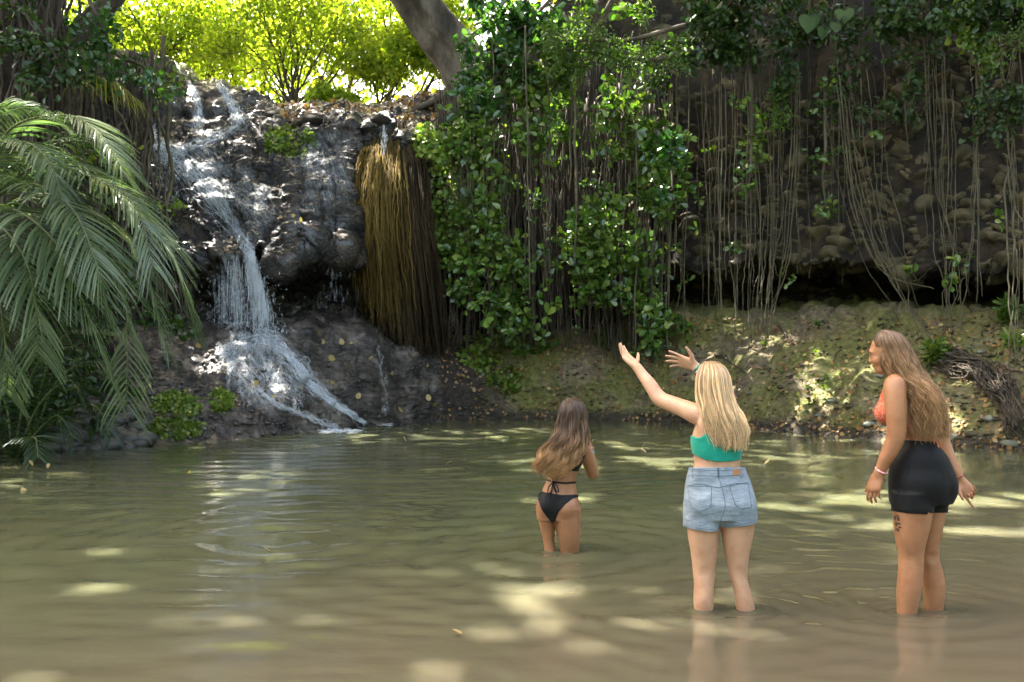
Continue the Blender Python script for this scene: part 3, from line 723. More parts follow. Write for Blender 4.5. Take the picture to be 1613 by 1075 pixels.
flu = fbm(np.stack([np.cos(ang) * 2.2, np.sin(ang) * 2.2, hh * .35], 1), 4, s=44, ridge=True)
Vf = Vf + (Vf - np.repeat(K, 40, 0)) * (.26 * flu[:, None])
i_ = np.arange(n - 1)[:, None] * 40; j_ = np.arange(40)[None]; k_ = (j_ + 1) % 40
tm.add(Vf, np.stack([i_ + j_, i_ + k_, i_ + 40 + k_, i_ + 40 + j_], -1).reshape(-1, 4))
for K2, r0 in (([at(745, 150, 23.9), at(715, 175, 23.3), at(690, 195, 22.9), at(668, 215, 22.4)], .16), ([at(750, 160, 23.8), at(740, 190, 23.0), at(728, 215, 22.8), at(720, 260, 22.5)], .18),
               ([at(735, 140, 24), at(700, 150, 24), at(672, 165, 24), at(640, 172, 24)], .13), ([at(765, 160, 23.8), at(790, 190, 23.2), at(800, 240, 22.9)], .2)):
    limb(tm, K2, r0, r0 * .4, 20, 8, .03, 5)
tm.build('trunk', M_TRUNK, lt)
bm_ = MB(); g = np.random.default_rng(31)
hub = K[-1]
ends = []
for k in range(26):
    e = np.array([g.uniform(-20, 9), g.uniform(9, 32), g.uniform(18, 21)])
    m_ = hub * .5 + e * .5 + [0, 0, g.uniform(.5, 2)]
    limb(bm_, [hub, m_, e], .16, .03, 20, 6, .04, k); ends.append(e)
bm_.build('limb', M_BARK, lt)  # unseen limbs added to hold the shading crown
cm = MB()
n = 72000
P = np.stack([g.uniform(-22, 11, n), g.uniform(8, 34, n), np.zeros(n)], 1)
P[:, 2] = 20.3 + .9 * vnoise(P * .25, 4) + g.normal(0, .5, n)
den = 1.3 + .2 * fbm(P * np.array([.5, .5, 0]), 3, s=8)
den = np.minimum(den, 1) * np.clip(-np.log(np.clip(hole_mask(P), .004, 1)) / 5.0, 0, 1)
tt_ = P[:, 2] / sd0[2]; gx_, gy_ = P[:, 0] - tt_ * sd0[0], P[:, 1] - tt_ * sd0[1]
den *= 1 - .28 * np.exp(-(((gx_ - 2.) / 4) ** 2 + ((gy_ - 13.5) / 4.5) ** 2))      # thinner over the middle of the pool
P = P[g.uniform(0, 1, n) < den]
leaves(cm, P, .46, up=(0, 0, 1), up_w=.65, width=.36, seed=12)
cm.build('crown', L_ADDED_CANOPY, lt)  # out-of-view leaf layer added to block the sun, opened where sun spots fall

# --- fallen log and stones at the top of the fall
lg = MB(); Pl = limb(lg, [at(178, 92, 25), at(205, 97, 24.9), at(240, 102, 24.6), at(272, 108, 24.4)], .24, .2, 20, 12, .02, 3)
tag(lg.build('fallen_log', M_BARK), 'thick dark log lying across the very top of the fall', 'log')
def rock(name, c, size, mat, label=None, cat='rock', group=None, seed=0, sub=3, kind=None):
    import bmesh
    b = bmesh.new(); bmesh.ops.create_icosphere(b, subdivisions=sub, radius=1)
    V = np.array([v.co[:] for v in b.verts]); Fc = np.array([[v.index for v in f.verts] for f in b.faces]); b.free()
    d, d2, ci_ = voro(V * 1.1 + seed * 7.7, seed)
    V = V * (1 + .22 * fbm(V * 1.1 + seed * 3.3, 3, s=seed)[:, None] - .12 * d[:, None]) * np.array(size)
    o = obj(name, V, Fc, mat); o.location = c; o.rotation_euler = (0, 0, seed * 1.3)
    return tag(o, label, cat, group, kind)
g = np.random.default_rng(8)
M_STONE = mat_noise('wet_river_stone', [(.3, (.03, .028, .025)), (.6, (.085, .08, .07)), (.8, (.14, .13, .115))], 3, 6, .45, bump_s=.4, bump_scale=20, bump_d=.02)
for i in range(110):
    x, y = g.uniform(70, 235), g.uniform(628, 712)
    if x > 205 and y < 670: continue
    l, nn_ = hit(x, y)
    if l is None: continue
    s = g.uniform(.06, .17) * (1.25 - .35 * (712 - y) / 80)
    rock('river_stone', l + [0, 0, s * .2], (s * 1.25, s, s * .65), M_STONE, 'rounded dark wet stone heaped on the left shore under the palm', 'stone', 'wet stones on the left shore', seed=i, sub=2)
for x, y, s, lab in ((485, 188, .32, 'pale brown rock on the lip under the many stemmed bush'), (430, 182, .26, 'mossy rock on the lip right of the upper cascades'), (600, 186, .24, 'round rock on the lip above the golden root curtain'),
                     (700, 160, .35, 'earthy boulder beside the foot of the leaning trunk')):
    l, nn_ = hit(x, y)
    if l is not None: rock('lip_rock', l - [0, 0, s * .3], (s * 1.3, s, s * .6), M_EARTH, lab, 'rock', seed=int(x))

# --- hanging root bundles: each one a thing, its strands the parts
def strand(K, r0, r1=None, seed=0, wob=.035, n=34, sides=5, mat=None, parent=None, name='root'):
    P = spline(K, n); s = np.linspace(0, 6, n)
    P = P + wob * np.stack([vnoise(np.stack([s + seed * 1.7, s * 0 + a * 9.1, s * 0], 1), 3) for a in range(3)], 1) + .25 * wob * np.stack([vnoise(np.stack([s * 5 + seed, s * 0 + a * 5, s * 0], 1), 4) for a in range(3)], 1)
    m = MB(); rr_ = np.linspace(r0, r1 or r0 * .7, n) * (1 + .2 * vnoise(np.stack([s * 3 + seed, s * 0, s * 0], 1), 6))
    tube(m, P, rr_, sides)
    return m.build(name, mat, parent)
def bundle(label, top, bot, n, r, mat, seed, mids=None, spread=(18, 8), sy=.25, tj=40, bj=12, group='bundles of hanging roots', leafy=0):
    """n strands from around pixel point top (px,py,Y) through mids to bot"""
    g = np.random.default_rng(seed); loc = at(*bot)
    e = empty('hanging_root_bundle', loc); tag(e, label, 'hanging roots', group)
    lm = MB()
    for k in range(max(2, int(n * .78)) if mat is M_ROOT else n):
        o = g.normal(0, 1); oy = g.normal(0, sy)
        if g.uniform() < .3: o *= 1.6
        T = at(top[0] + o * spread[0], top[1] + g.uniform(-tj, tj * .3), top[2] + oy)
        B = at(bot[0] + o * spread[1] + g.normal(0, 4), bot[1] + g.uniform(-bj * 2, bj) - (g.uniform(20, 220) if g.uniform() < .22 else 0), bot[2] + oy * .5)
        Mk = [at(m[0] + o * (spread[0] + spread[1]) * .5, m[1], m[2] + oy * .8) for m in (mids or [])]
        strand([T] + Mk + [B], r * g.uniform(.4, 1.0), seed=seed * 50 + k, wob=g.uniform(.03, .09), mat=mat, parent=e)
    if leafy:
        pts = []
        for _ in range(leafy):
            t_ = g.uniform(.0, .9); c = at(*top) * (1 - t_) + at(*bot) * t_ + g.normal(0, .08, 3)
            pts.append(c + g.normal(0, .07, (9, 3)))
        leaves(lm, np.concatenate(pts), .15, aim=(0, -.4, .5), aim_w=.3, up=(0, -.6, .8), up_w=.4, seed=seed)
        lm.build('foliage', L_VINE, e)
    return e
rb = [
 ('dense bundle of pale roots at the edge of the leafy vines, over the dark hollow', (1056, 120, 21.3), (1052, 560, 20.8), 14, .016, (11, 8), None, 3),
 ('loose bundle of hanging roots just right of the leafy vine wall', (1110, 110, 21.2), (1122, 505, 20.6), 9, .014, (14, 12), None, 1),
 ('thick column of roots hanging close together above the bracelet arm', (1165, 60, 20.9), (1160, 545, 20.0), 14, .016, (20, 14), [(1160, 350, 20.5)], 2),
 ('broad bundle of roots converging on one foot in the bank', (1205, 80, 20.8), (1200, 535, 19.8), 18, .017, (30, 9), [(1210, 350, 20.5)], 3),
 ('few roots curving in from upper right to the foot of the broad bundle', (1262, 130, 20.6), (1222, 500, 19.8), 5, .02, (7, 5), [(1252, 330, 20.3), (1238, 430, 20.0)], 1),
 ('single pair of straight roots in front of the cobbled cliff', (1312, -20, 20), (1313, 400, 20), 3, .016, (3, 3), None, 2),
 ('slanting fan of long roots sweeping down to the right behind the long haired woman', (1318, 150, 19.5), (1462, 552, 17.6), 10, .016, (13, 10), [(1340, 300, 19.2), (1385, 420, 18.6)], 1),
 ('second slanting fan of thin roots close to the first', (1355, 120, 19.3), (1440, 520, 17.9), 6, .012, (14, 10), [(1375, 300, 19.1), (1410, 430, 18.4)], 1),
 ('cluster of roots meeting low on the bank above the root tangle', (1465, 40, 18.6), (1496, 520, 17.4), 9, .015, (13, 5), [(1476, 300, 18.3), (1490, 420, 17.8)], 1),
 ('v shaped group of thin roots joining near the ledge', (1525, 130, 18.2), (1499, 500, 17.2), 6, .013, (12, 4), [(1515, 380, 17.7)], 1),
 ('straight thin roots hanging before the cobbles at the upper right', (1535, -30, 18.0), (1538, 480, 17.0), 5, .013, (16, 14), None, 2),
 ('roots at the right edge reaching down to the bank', (1590, 60, 17.3), (1602, 590, 15.6), 8, .018, (12, 7), [(1600, 330, 16.7)], 1),
 ('very thin roots scattered before the middle of the cobbled cliff', (1410, -10, 19.4), (1412, 400, 18.7), 9, .010, (36, 32), None, 1),
 ('scattered thin roots above the hollow, left of the slanting fan', (1280, 40, 20.4), (1276, 440, 20.0), 10, .011, (32, 30), None, 1),
]
for i, (lab, T, B, n_, r_, sp, mids, lf) in enumerate(rb):
    bundle(lab, T, B, n_, r_, M_ROOT, 300 + i, mids, sp, leafy=lf)
# long single lianas in front of the vine wall
for i, (x0, y0, x1, y1, Y, r_, lab) in enumerate([(776, 60, 777, 320, 20.6, .014, 'thin pale liana left of the longest one before the vine wall'), (828, 40, 833, 470, 20.2, .020, 'longest pale straight liana hanging before the vine wall'),
      (905, 150, 906, 420, 20.6, .035, 'thicker pale trailing root behind the glossy leaves'), (862, 90, 866, 350, 20.3, .016, 'reddish brown liana that ends in mid air with a yellow tip'),
      (900, 20, 898, 300, 20.8, .03, 'stout liana behind the overhanging branch'), (1003, 200, 1000, 560, 20.6, .018, 'thin liana close to the right edge of the vine wall'), (256, 60, 262, 400, 18.5, .045, 'knotted liana dangling in front of the upper left cascade')]):
    K_ = [at(x0, y0, Y), at((x0 + x1) / 2 + (9 if i == 6 else 1), (y0 + y1) / 2, Y), at(x1, y1, Y)]
    tag(strand(K_, r_, seed=900 + i, wob=.05 if i == 6 else .02, mat=M_ROOT if i not in (3,) else M_DROOT, name='liana'), lab, 'liana', 'single lianas')
# dark curtain of roots behind the vine leaves
for i in range(8):
    x = 700 + i * 45
    bundle('dark hanging roots behind the leafy vines, ' + ['at the creeper edge', 'under the tree foot', 'left of the longest liana', 'right of the longest liana', 'under the stout liana', 'in the middle of the wall', 'towards the hollow', 'next to the hollow'][i],
           (x, 170 + 6 * (i % 3), 22.4), (x + 3, 540 + (i > 5) * 20, 21.4), 30, .022, M_DROOT, 400 + i, None, (15, 15), .3, group='dark roots behind the vine wall')
for i, (x, lab) in enumerate([(740, 'over the creeper'), (800, 'under the leaning trunk'), (860, 'left of the stout liana'), (925, 'before the middle of the leafy wall'), (980, 'before the right part of the leafy wall'), (1025, 'at the right end of the leafy wall')]):
    bundle('thin pale roots dangling ' + lab, (x, 90, 20.9), (x + 2, 470, 20.7), 11, .010, M_ROOT, 460 + i, None, (22, 22), .2, group='thin roots before the leafy wall')
# --- root curtain beside the fall
def curtain(label, n, xs, topf, botf, Yf, mat, seed, r=(.010, .022)):
    g = np.random.default_rng(seed); m = MB()
    for k in range(n):
        u_ = g.uniform(0, 1); x = xs[0] + (xs[1] - xs[0]) * u_
        y0 = topf(u_) + g.uniform(-10, 14); y1 = botf(u_) + g.normal(0, 9) - abs(g.normal(0, 28)) * (g.uniform() < .35)
        ks = []
        for t_ in (0, .25, .5, .75, 1):
            y = y0 + (y1 - y0) * t_
            xx = x + (u_ - .5) * 14 * math.sin(t_ * 2.6) + g.normal(0, 2.0)
            ks.append(at(xx, y, Yf(u_, t_) + g.normal(0, .035)))
        P = spline(ks, 22)
        P[:, :2] += .012 * g.normal(size=(22, 2))
        tube(m, P, g.uniform(*r) * np.linspace(1.1, .5, 22), 4, caps=False)
    o = empty('root_curtain', at((xs[0] + xs[1]) / 2, botf(.5), Yf(.5, 1))); tag(o, label, 'root curtain', 'root curtains beside the fall')
    m.build('fibres', mat, o); return o
def mat_fibre(label, n, seed, gold, mat, r):
    g = np.random.default_rng(seed); m = MB()
    for k in range(n):
        u_ = g.uniform(0, 1) if not gold else np.clip(g.normal(.26, .16), .0, .7)
        cl_ = math.floor(u_ * 26 + g.normal(0, .25)) / 26 + .02; rope = math.sin(cl_ * 61) + .6 * math.sin(cl_ * 143)
        xt = 578 + 78 * u_; y0 = 228 - 34 * math.sin(u_ * 2.9) + g.uniform(-8, 30) + (g.uniform(0, 130) if g.uniform() < .35 else 0)
        xm = 558 + 120 * (u_ * .5 + cl_ * .5); xb = 566 + 138 * (u_ * .12 + cl_ * .88)
        y1 = (498 + 66 * min(1, u_ * 1.5)) - (abs(g.normal(0, 40)) if g.uniform() < .5 else g.uniform(-6, 10))
        y1 -= abs(g.normal(0, 30))
        if gold: y1 -= abs(g.normal(0, 60)); y0 += 12
        bul = math.sin(min(1., .15 + u_) * 2.6); lay = g.uniform(0, 1) ** 2
        ks = []
        for t_ in (0, .18, .4, .7, 1):
            y = y0 + (y1 - y0) * t_; f_ = np.clip((y - 215) / 110, 0, 1) ** .6
            x = xt + (xm - xt) * f_; x = x + (xb - x) * np.clip((y - 350) / 200, 0, 1)
            Y = 22.0 + rope * .10 - (1.55 * f_ - .35 * np.clip((y - 400) / 150, 0, 1)) * (.45 + .55 * bul) + lay * .25 - (.10 if gold else 0)
            ks.append(at(x + g.normal(0, 2.2), y, Y + g.normal(0, .045)))
        P = spline(ks, 20); P[:, :2] += .014 * g.normal(size=(20, 2))
        tube(m, P, g.uniform(*r) * np.linspace(1.1, .45, 20), 4, caps=False)
    o = empty('root_curtain', at(600 if gold else 650, 520, 21)); tag(o, label, 'root curtain', 'root curtains beside the fall')
    m.build('fibres', mat, o); return o
mat_fibre('shaggy golden mat of hanging roots bulging out right beside the fall', 1100, 51, True, M_GOLD, (.006, .016))
mat_fibre('dark brown shaggy roots round the golden mat and right of it, down to the bank', 1400, 52, False, M_BROWNF, (.007, .020))

# --- leafy vines on the wall
def rosette(mb, c, r, k, g, mat_up=(0, -.8, .45)):
    d = norm(g.normal(size=(k, 3)) + np.array([0, -.55, .25]))
    leaves(mb, c + d * r * .15, r, aim=None, seed=int(g.integers(1e9))) if False else None
    s = norm(g.normal(size=(k, 3)) * .45 + np.array(mat_up))
    u = norm(s + g.normal(size=(k, 3)) * .2)
    side = norm(np.cross(d, u)); u = np.cross(side, d)
    L = (r * g.uniform(.7, 1.2, k))[:, None]; W_ = L * .27; P = c + d * .02
    V = np.stack([P, P + d * L * .45 - side * W_ * .75 + u * L * .06, P + d * L * .78 - side * W_ + u * L * .05, P + d * L, P + d * L * .78 + side * W_ + u * L * .05, P + d * L * .45 + side * W_ * .75 + u * L * .06], 1).reshape(-1, 3)
    b = np.arange(k)[:, None] * 6
    mb.add(V, np.concatenate([b + np.array([[0, 1, 2, 3]]), b + np.array([[0, 3, 4, 5]])]))
def vine(px, y0, y1, Y, label, seed, nst=3, dens=1., size=.24, mat=None, group='leafy vines on the wall', spread=14, gap=None):
    g = np.random.default_rng(seed)
    e = empty('hanging_vine', at(px, y1, Y)); tag(e, label, 'vine', group)
    sm, lm = MB(), MB()
    for s in range(nst):
        x = px + g.normal(0, spread); ya = y0 + g.uniform(-20, 30); yb = y1 + g.uniform(-30, 14)
        Ks = [at(x + g.normal(0, 4), ya + (yb - ya) * t_, Y + g.normal(0, .12)) for t_ in (0, .33, .66, 1)]
        P = spline(Ks, 50); P += .015 * g.normal(size=P.shape); tube(sm, P, .014, 4)
        nr_ = int((yb - ya) / 15 * dens)
        for _ in range(nr_):
            t_ = g.uniform(0, 1); c = P[int(t_ * 49)]
            if vnoise(np.array([[c[0] * 1.25, c[2] * 1.0, 3.3]]), 9)[0] < -.08 and g.uniform() < .86: continue
            if gap and g.uniform() < gap(t_): continue
            rosette(lm, c + g.normal(0, 1, 3) * [.15, .06, .10] + [0, -.10, 0], size * g.uniform(.5, 1.3), int(g.integers(5, 11)), g)
    sm.build('stem', M_DROOT, e); lm.build('foliage', mat or L_VINE, e); return e
VL = [(722, 200, 470, 'among the creeper, above the brown root curtain'), (748, 150, 505, 'at the left end of the glossy wall'), (775, 120, 530, 'hanging under the foot of the leaning trunk'), (800, 130, 545, 'reaching lowest over the left part of the bank'),
      (826, 150, 540, 'around the longest pale liana'), (852, 140, 520, 'sparse, with dark roots showing, near the reddish liana'), (880, 160, 525, 'behind the stout liana'), (908, 170, 515, 'in the middle of the wall'),
      (935, 150, 505, 'above the outstretched hand, thick with leaves'), (960, 160, 525, 'next to the thick middle one'), (985, 150, 545, 'long one straight above the open hand'), (1008, 180, 560, 'broad leaved, above the raised hand'),
      (1030, 200, 565, 'near the right edge of the wall'), (1048, 210, 560, 'outermost, against the dark hollow'), (945, 260, 480, 'bushy lump at the middle right of the wall'), (795, 380, 545, 'bushy lump low over the bank')]
for i, (x, a_, b_, lab) in enumerate(VL):
    vine(x, a_, b_, 21.2 - .25 * (i % 3), 'glossy leaved vine ' + lab, 500 + i, nst=4, dens=1.25 if i not in (5, 6) else .8, size=.19 if i < 14 else .21)
# small leaved creeper beside the brown roots
cr = MB(); g = np.random.default_rng(64)
pts = []
for _ in range(5200):
    x = g.uniform(650, 800); y = g.uniform(195, 430)
    edge = 655 + 8 * math.sin(y * .05) + (y > 380) * (y - 380) * .8
    dn = np.clip((x - edge) / 12, 0, 1) * np.clip((820 - x) / 90, 0, 1) * np.clip((y - 195 + (x - 650) * .6) / 25, 0, 1) * np.clip((440 - y + (x - 700) * .2) / 60, .12, 1)
    if g.uniform() < dn * (1 if vnoise(np.array([[x * .03, y * .03, 0]]), 2)[0] > -.3 else .25): pts.append(at(x, y, 21.35 + g.normal(0, .12) + abs(x - 700) * .002))
e = empty('creeper', at(700, 440, 21.3)); tag(e, 'yellow green small leaved creeper spilling down beside the brown root curtain', 'creeper')
leaves(cr, np.array(pts), .125, aim=(0, -.3, -1), aim_w=.35, up=(0, -1, .35), up_w=.6, width=.36, seed=65)
cr.build('foliage', L_CREEP, e)
sm = MB()
for _ in range(14):
    x = g.uniform(665, 790); P = spline([at(x, 210, 21.5), at(x + g.normal(0, 8), 320, 21.4), at(x + g.normal(0, 10), 430, 21.4)], 30); tube(sm, P, .012, 4)
sm.build('stem', M_DROOT, e)

# --- branches with leaves hanging in from above
def spray(name, label, cat, K, mat, seed, n=260, size=.2, nside=9, reach=.8, r0=.05, droop=-.3, group=None, lw=.32, bark=None, up_w=.4, clump=7):
    g = np.random.default_rng(seed); e = empty(name, K[0]); tag(e, label, cat, group)
    b, l = MB(), MB(); P = limb(b, K, r0, r0 * .3, 24, 6, .03, seed); pts = []
    for k in range(nside):
        a_ = P[int(g.integers(3, 24))]; en = a_ + norm(g.normal(size=3) * [1, .7, .8] + [0, -.1, droop]) * reach * g.uniform(.5, 1.3)
        Q_ = limb(b, [a_, a_ * .5 + en * .5 + g.normal(0, .08, 3), en], r0 * .3, .006, 12, 4, .05, seed + k)
        for c in Q_[4::2]: pts.append(c + g.normal(0, .09, (max(1, n // (nside * 4)), 3)))
    leaves(l, np.concatenate(pts), size, aim=(0, -.2, -.4), aim_w=.25, up=(0, -.3, 1), up_w=up_w, width=lw, seed=seed)
    b.build('branch', bark or M_BARK, e); l.build('foliage', mat, e); return e
grp = 'leafy branches hanging in from above'
SP = [
 ('shiny leaved branch crossing in front of the leaning trunk', [at(880, -40, 21), at(815, 10, 21), at(765, 45, 21), at(725, 80, 20.8)], L_SHINE, 420, .21, 14, .8),
 ('shiny leaved branch above the longest pale liana', [at(900, -40, 20.5), at(850, 20, 20.6), at(800, 60, 20.8), at(760, 110, 21)], L_SHINE, 800, .21, 16, .9),
 ('glossy branch drooping towards the creeper', [at(830, 60, 21), at(790, 110, 21), at(760, 160, 21), at(745, 200, 21)], L_SHINE, 640, .22, 14, .8),
 ('glossy branch over the middle of the vine wall', [at(980, -30, 20.5), at(930, 60, 20.7), at(890, 110, 20.9), at(860, 150, 21)], L_VINE, 620, .22, 14, .9),
 ('feathery light green branch reaching left', [at(1080, 40, 19.5), at(1000, 60, 19.5), at(930, 62, 19.5), at(870, 60, 19.6)], L_FERN, 1500, .085, 22, .7),
 ('second feathery branch below the first', [at(1090, 80, 19.6), at(1020, 95, 19.6), at(960, 85, 19.7), at(900, 75, 19.8)], L_FERN, 1300, .085, 20, .6),
 ('dark leafy branch over the hollow', [at(1200, -60, 19.5), at(1150, 0, 19.8), at(1100, 50, 20), at(1040, 90, 20.2)], L_DARK, 900, .16, 18, .8),
 ('dense dark hanging shrub above the converging roots', [at(1180, -60, 20), at(1180, 10, 20.2), at(1170, 70, 20.4), at(1165, 110, 20.6)], L_DARK, 1200, .15, 20, .8),
 ('dark hanging shrub above the pair of straight roots', [at(1290, -80, 19.8), at(1280, -10, 20), at(1265, 40, 20), at(1250, 85, 20)], L_DARK, 900, .16, 18, .8),
 ('trailing grey green tuft hanging in mid cliff', [at(1240, 90, 20.2), at(1238, 120, 20.2), at(1232, 155, 20.2), at(1230, 185, 20.2)], L_FERN, 420, .1, 10, .25),
 ('leafy shoot at the top above the cobbled cliff', [at(1420, -60, 19), at(1410, 0, 19), at(1400, 20, 19), at(1395, 50, 19)], L_DARK, 520, .15, 12, .7),
 ('bright tipped shoot hanging at the upper right', [at(1530, -60, 17.6), at(1532, 0, 17.6), at(1530, 50, 17.6), at(1528, 100, 17.6)], L_VINE, 330, .17, 9, .35),
 ('ferny shrub at the top right edge of the cliff', [at(1680, -10, 16.5), at(1640, 30, 16.5), at(1610, 60, 16.5), at(1570, 75, 16.5)], L_FERN, 1300, .08, 20, .6),
 ('dark shrub filling the top right', [at(1640, -80, 17), at(1590, -20, 17.2), at(1560, 10, 17.3), at(1500, 20, 17.5)], L_DARK, 1100, .14, 18, .8),
 ('dark leafy branch between the two shoots at the upper right', [at(1480, -80, 18), at(1470, -20, 18.2), at(1460, 20, 18.3), at(1450, 45, 18.4)], L_DARK, 700, .14, 14, .7),
 ('mossy green tuft draping over the cobbles left of the straight pair', [at(1330, 60, 19.6), at(1335, 110, 19.7), at(1340, 150, 19.7), at(1350, 190, 19.7)], L_DARK, 420, .13, 12, .6),
 ('thin leafy runner hanging in the middle of the cobbled cliff', [at(1180, 100, 20.4), at(1182, 180, 20.4), at(1186, 250, 20.4), at(1180, 330, 20.4)], L_VINE, 160, .14, 8, .3),
 ('sparse leafy runner left of the slanting fan', [at(1300, 120, 19.9), at(1302, 190, 19.9), at(1298, 260, 19.9), at(1304, 330, 19.9)], L_VINE, 130, .13, 8, .3),
 ('ferny growth hanging over the cobbles near the right edge', [at(1600, 100, 17), at(1590, 130, 17), at(1575, 160, 17), at(1560, 185, 17)], L_DARK, 520, .11, 14, .5),
 ('dark leaves trailing over the cobbles between the fans', [at(1440, 60, 18.9), at(1438, 100, 18.9), at(1430, 150, 18.9), at(1425, 200, 18.9)], L_DARK, 340, .12, 12, .5),
 ('leafy spray lit white at the right edge of the vine wall', [at(1048, 200, 19.8), at(1052, 225, 19.8), at(1056, 250, 19.8), at(1058, 300, 19.8)], L_SHINE, 150, .2, 7, .3),
]
for i, (lab, K_, m_, n_, s_, ns_, rc) in enumerate(SP):
    spray('overhanging_branch', lab, 'branch', K_, m_, 700 + i, n_, s_, ns_, rc, group=grp, lw=.3 if m_ is not L_FERN else .22)
def heart(c, s, yaw, label):
    a_ = np.linspace(0, 2 * np.pi, 28, endpoint=False)
    x = .5 * np.sin(a_) ** 3 * 1.05; z = (.40 * np.cos(a_) - .16 * np.cos(2 * a_) - .06 * np.cos(3 * a_))
    V = np.stack([x, .25 * x ** 2 - .1 * z, z], 1) * s
    V = np.concatenate([V, [[0, .0, 0]]]); j = np.arange(28)
    o = obj('heart_leaf', V, np.stack([j, (j + 1) % 28, np.full(28, 28)], 1), L_HEART); o.location = c; o.rotation_euler = (.25, 0, yaw)
    stm = MB(); tube(stm, [(0, 0, .1 * s), (0, .05, .5 * s), (0, .15, 1.2 * s)], .008, 4)
    stm.build('leaf_stalk', M_DROOT, o); return tag(o, label, 'leaf', 'big heart shaped leaves')
for x, y, s, yw, lab in ((1275, 36, .44, .2, 'largest big heart shaped leaf hanging at the top of the cliff'), (1330, 24, .36, -.3, 'big heart shaped leaf, upper right of the largest'), (1297, 52, .30, .5, 'pale yellowish heart shaped leaf below the largest'),
                         (1318, 42, .26, -.1, 'small heart shaped leaf between the pale one and the upper one')):
    heart(at(x, y, 19.4), s, yw, lab)

# --- fig tree wrapped in its own roots, far left
ft = empty('strangler_fig', at(30, 560, 15.5)); tag(ft, 'old fig tree at the left edge with its trunk wrapped in hanging roots', 'tree')
m = MB()
limb(m, [at(-10, 560, 16), at(0, 300, 16.1), at(-5, 100, 16), at(10, -150, 15.8)], .6, .5, 30, 20, .01, 2)
limb(m, [at(80, 200, 17), at(120, 60, 17), at(190, -20, 17), at(240, -120, 17)], .20, .15, 24, 12, .03, 6)
limb(m, [at(60, 300, 17), at(70, 120, 17), at(60, 0, 17), at(90, -120, 17)], .42, .3, 24, 12, .03, 7)
m.build('trunk', M_TWIG, ft)
g = np.random.default_rng(19)
for k in range(64):
    x = g.uniform(-30, 105); Y = 15.0 + g.uniform(-.15, .9) + max(0, x - 60) * .02
    strand([at(x + g.normal(0, 8), -60, Y), at(x + g.normal(0, 5), 80, Y), at(x + g.normal(0, 7), 240, Y), at(x + g.normal(0, 12), 470 + g.uniform(-60, 60), Y)], g.uniform(.010, .034), seed=k, wob=.12, mat=M_DROOT if k % 4 else (M_BARK if k % 8 else M_ROOT), parent=ft, sides=7)
for i, (x0, x1, n_, lab, mt) in enumerate([(110, 150, 34, 'tangle of dry roots spilling beside the fig trunk', M_DROOT), (150, 215, 40, 'slope of dark roots hugging the rock left of the fall', M_DROOT), (190, 285, 40, 'roots trailing down along the left edge of the cascade', M_DROOT)]):
    e = empty('root_tangle', at(x1, 480, 18)); tag(e, lab, 'root tangle', 'root tangles left of the fall')
    for k in range(n_):
        u_ = g.uniform(0, 1)
        a_ = (120 + 80 * i + 40 * u_, 40 + 45 * i, 18.6 + i * .9); b_ = (x0 + (x1 - x0) * u_ + 25, 480 + g.uniform(-60, 30), 17.3 + i * .7)
        mid_ = ((a_[0] + b_[0]) / 2 + g.normal(-4, 14), (a_[1] + b_[1]) / 2, (a_[2] + b_[2]) / 2 - .2)
        if i == 2: a_ = (196 + 25 * u_, 130, 22.6); mid_ = (222 + 28 * u_ + g.normal(0, 4), 290, 21.0); b_ = (262 + 42 * u_, 500, 19.1)
        strand([at(*a_), at(*mid_), at(*b_)], g.uniform(.01, .04), seed=2000 + i * 100 + k, wob=.12, mat=mt if k % 3 else M_ROOT, parent=e)
for i, (lab, K_, m_, n_, s_, ns_, rc) in enumerate([
    ('leafy twig hanging before the dark roots beside the log', [at(140, 60, 17), at(190, 90, 17), at(230, 110, 17), at(255, 170, 17)], L_SHINE, 120, .14, 8, .4),
    ('pale green shrub clinging to the root slope', [at(110, 260, 17), at(140, 240, 17), at(180, 260, 17), at(215, 300, 17)], L_CREEP, 260, .13, 12, .7),
    ('dark shrub under the fig tree behind the palm', [at(60, 480, 15.5), at(90, 440, 15.5), at(150, 430, 15.6), at(220, 470, 16)], L_DARK, 900, .15, 18, 1.1),
    ('low dark shrub at the foot of the fig tree', [at(0, 640, 14.3), at(40, 590, 14.3), at(90, 580, 14.4), at(150, 600, 14.8)], L_DARK, 900, .15, 18, .9),
    ('dark leafy branch hanging across the fig trunk at the top left', [at(-20, -60, 14.6), at(20, 0, 14.6), at(60, 50, 14.6), at(95, 110, 14.7)], L_DARK, 620, .12, 14, .7),
    ('leafy twigs between the fig and the slanting limb', [at(130, -60, 16), at(140, 0, 16), at(165, 50, 16), at(175, 110, 16)], L_SHINE, 420, .13, 12, .6),
    ('leaf tuft lit green by the upper cascade', [at(262, 90, 18.5), at(264, 120, 18.5), at(268, 135, 18.5), at(262, 160, 18.5)], L_CREEP, 60, .13, 5, .2)]):
    spray('shrub_branch', lab, 'shrub', K_, m_, 760 + i, n_, s_, ns_, rc, group='shrubs left of the fall')

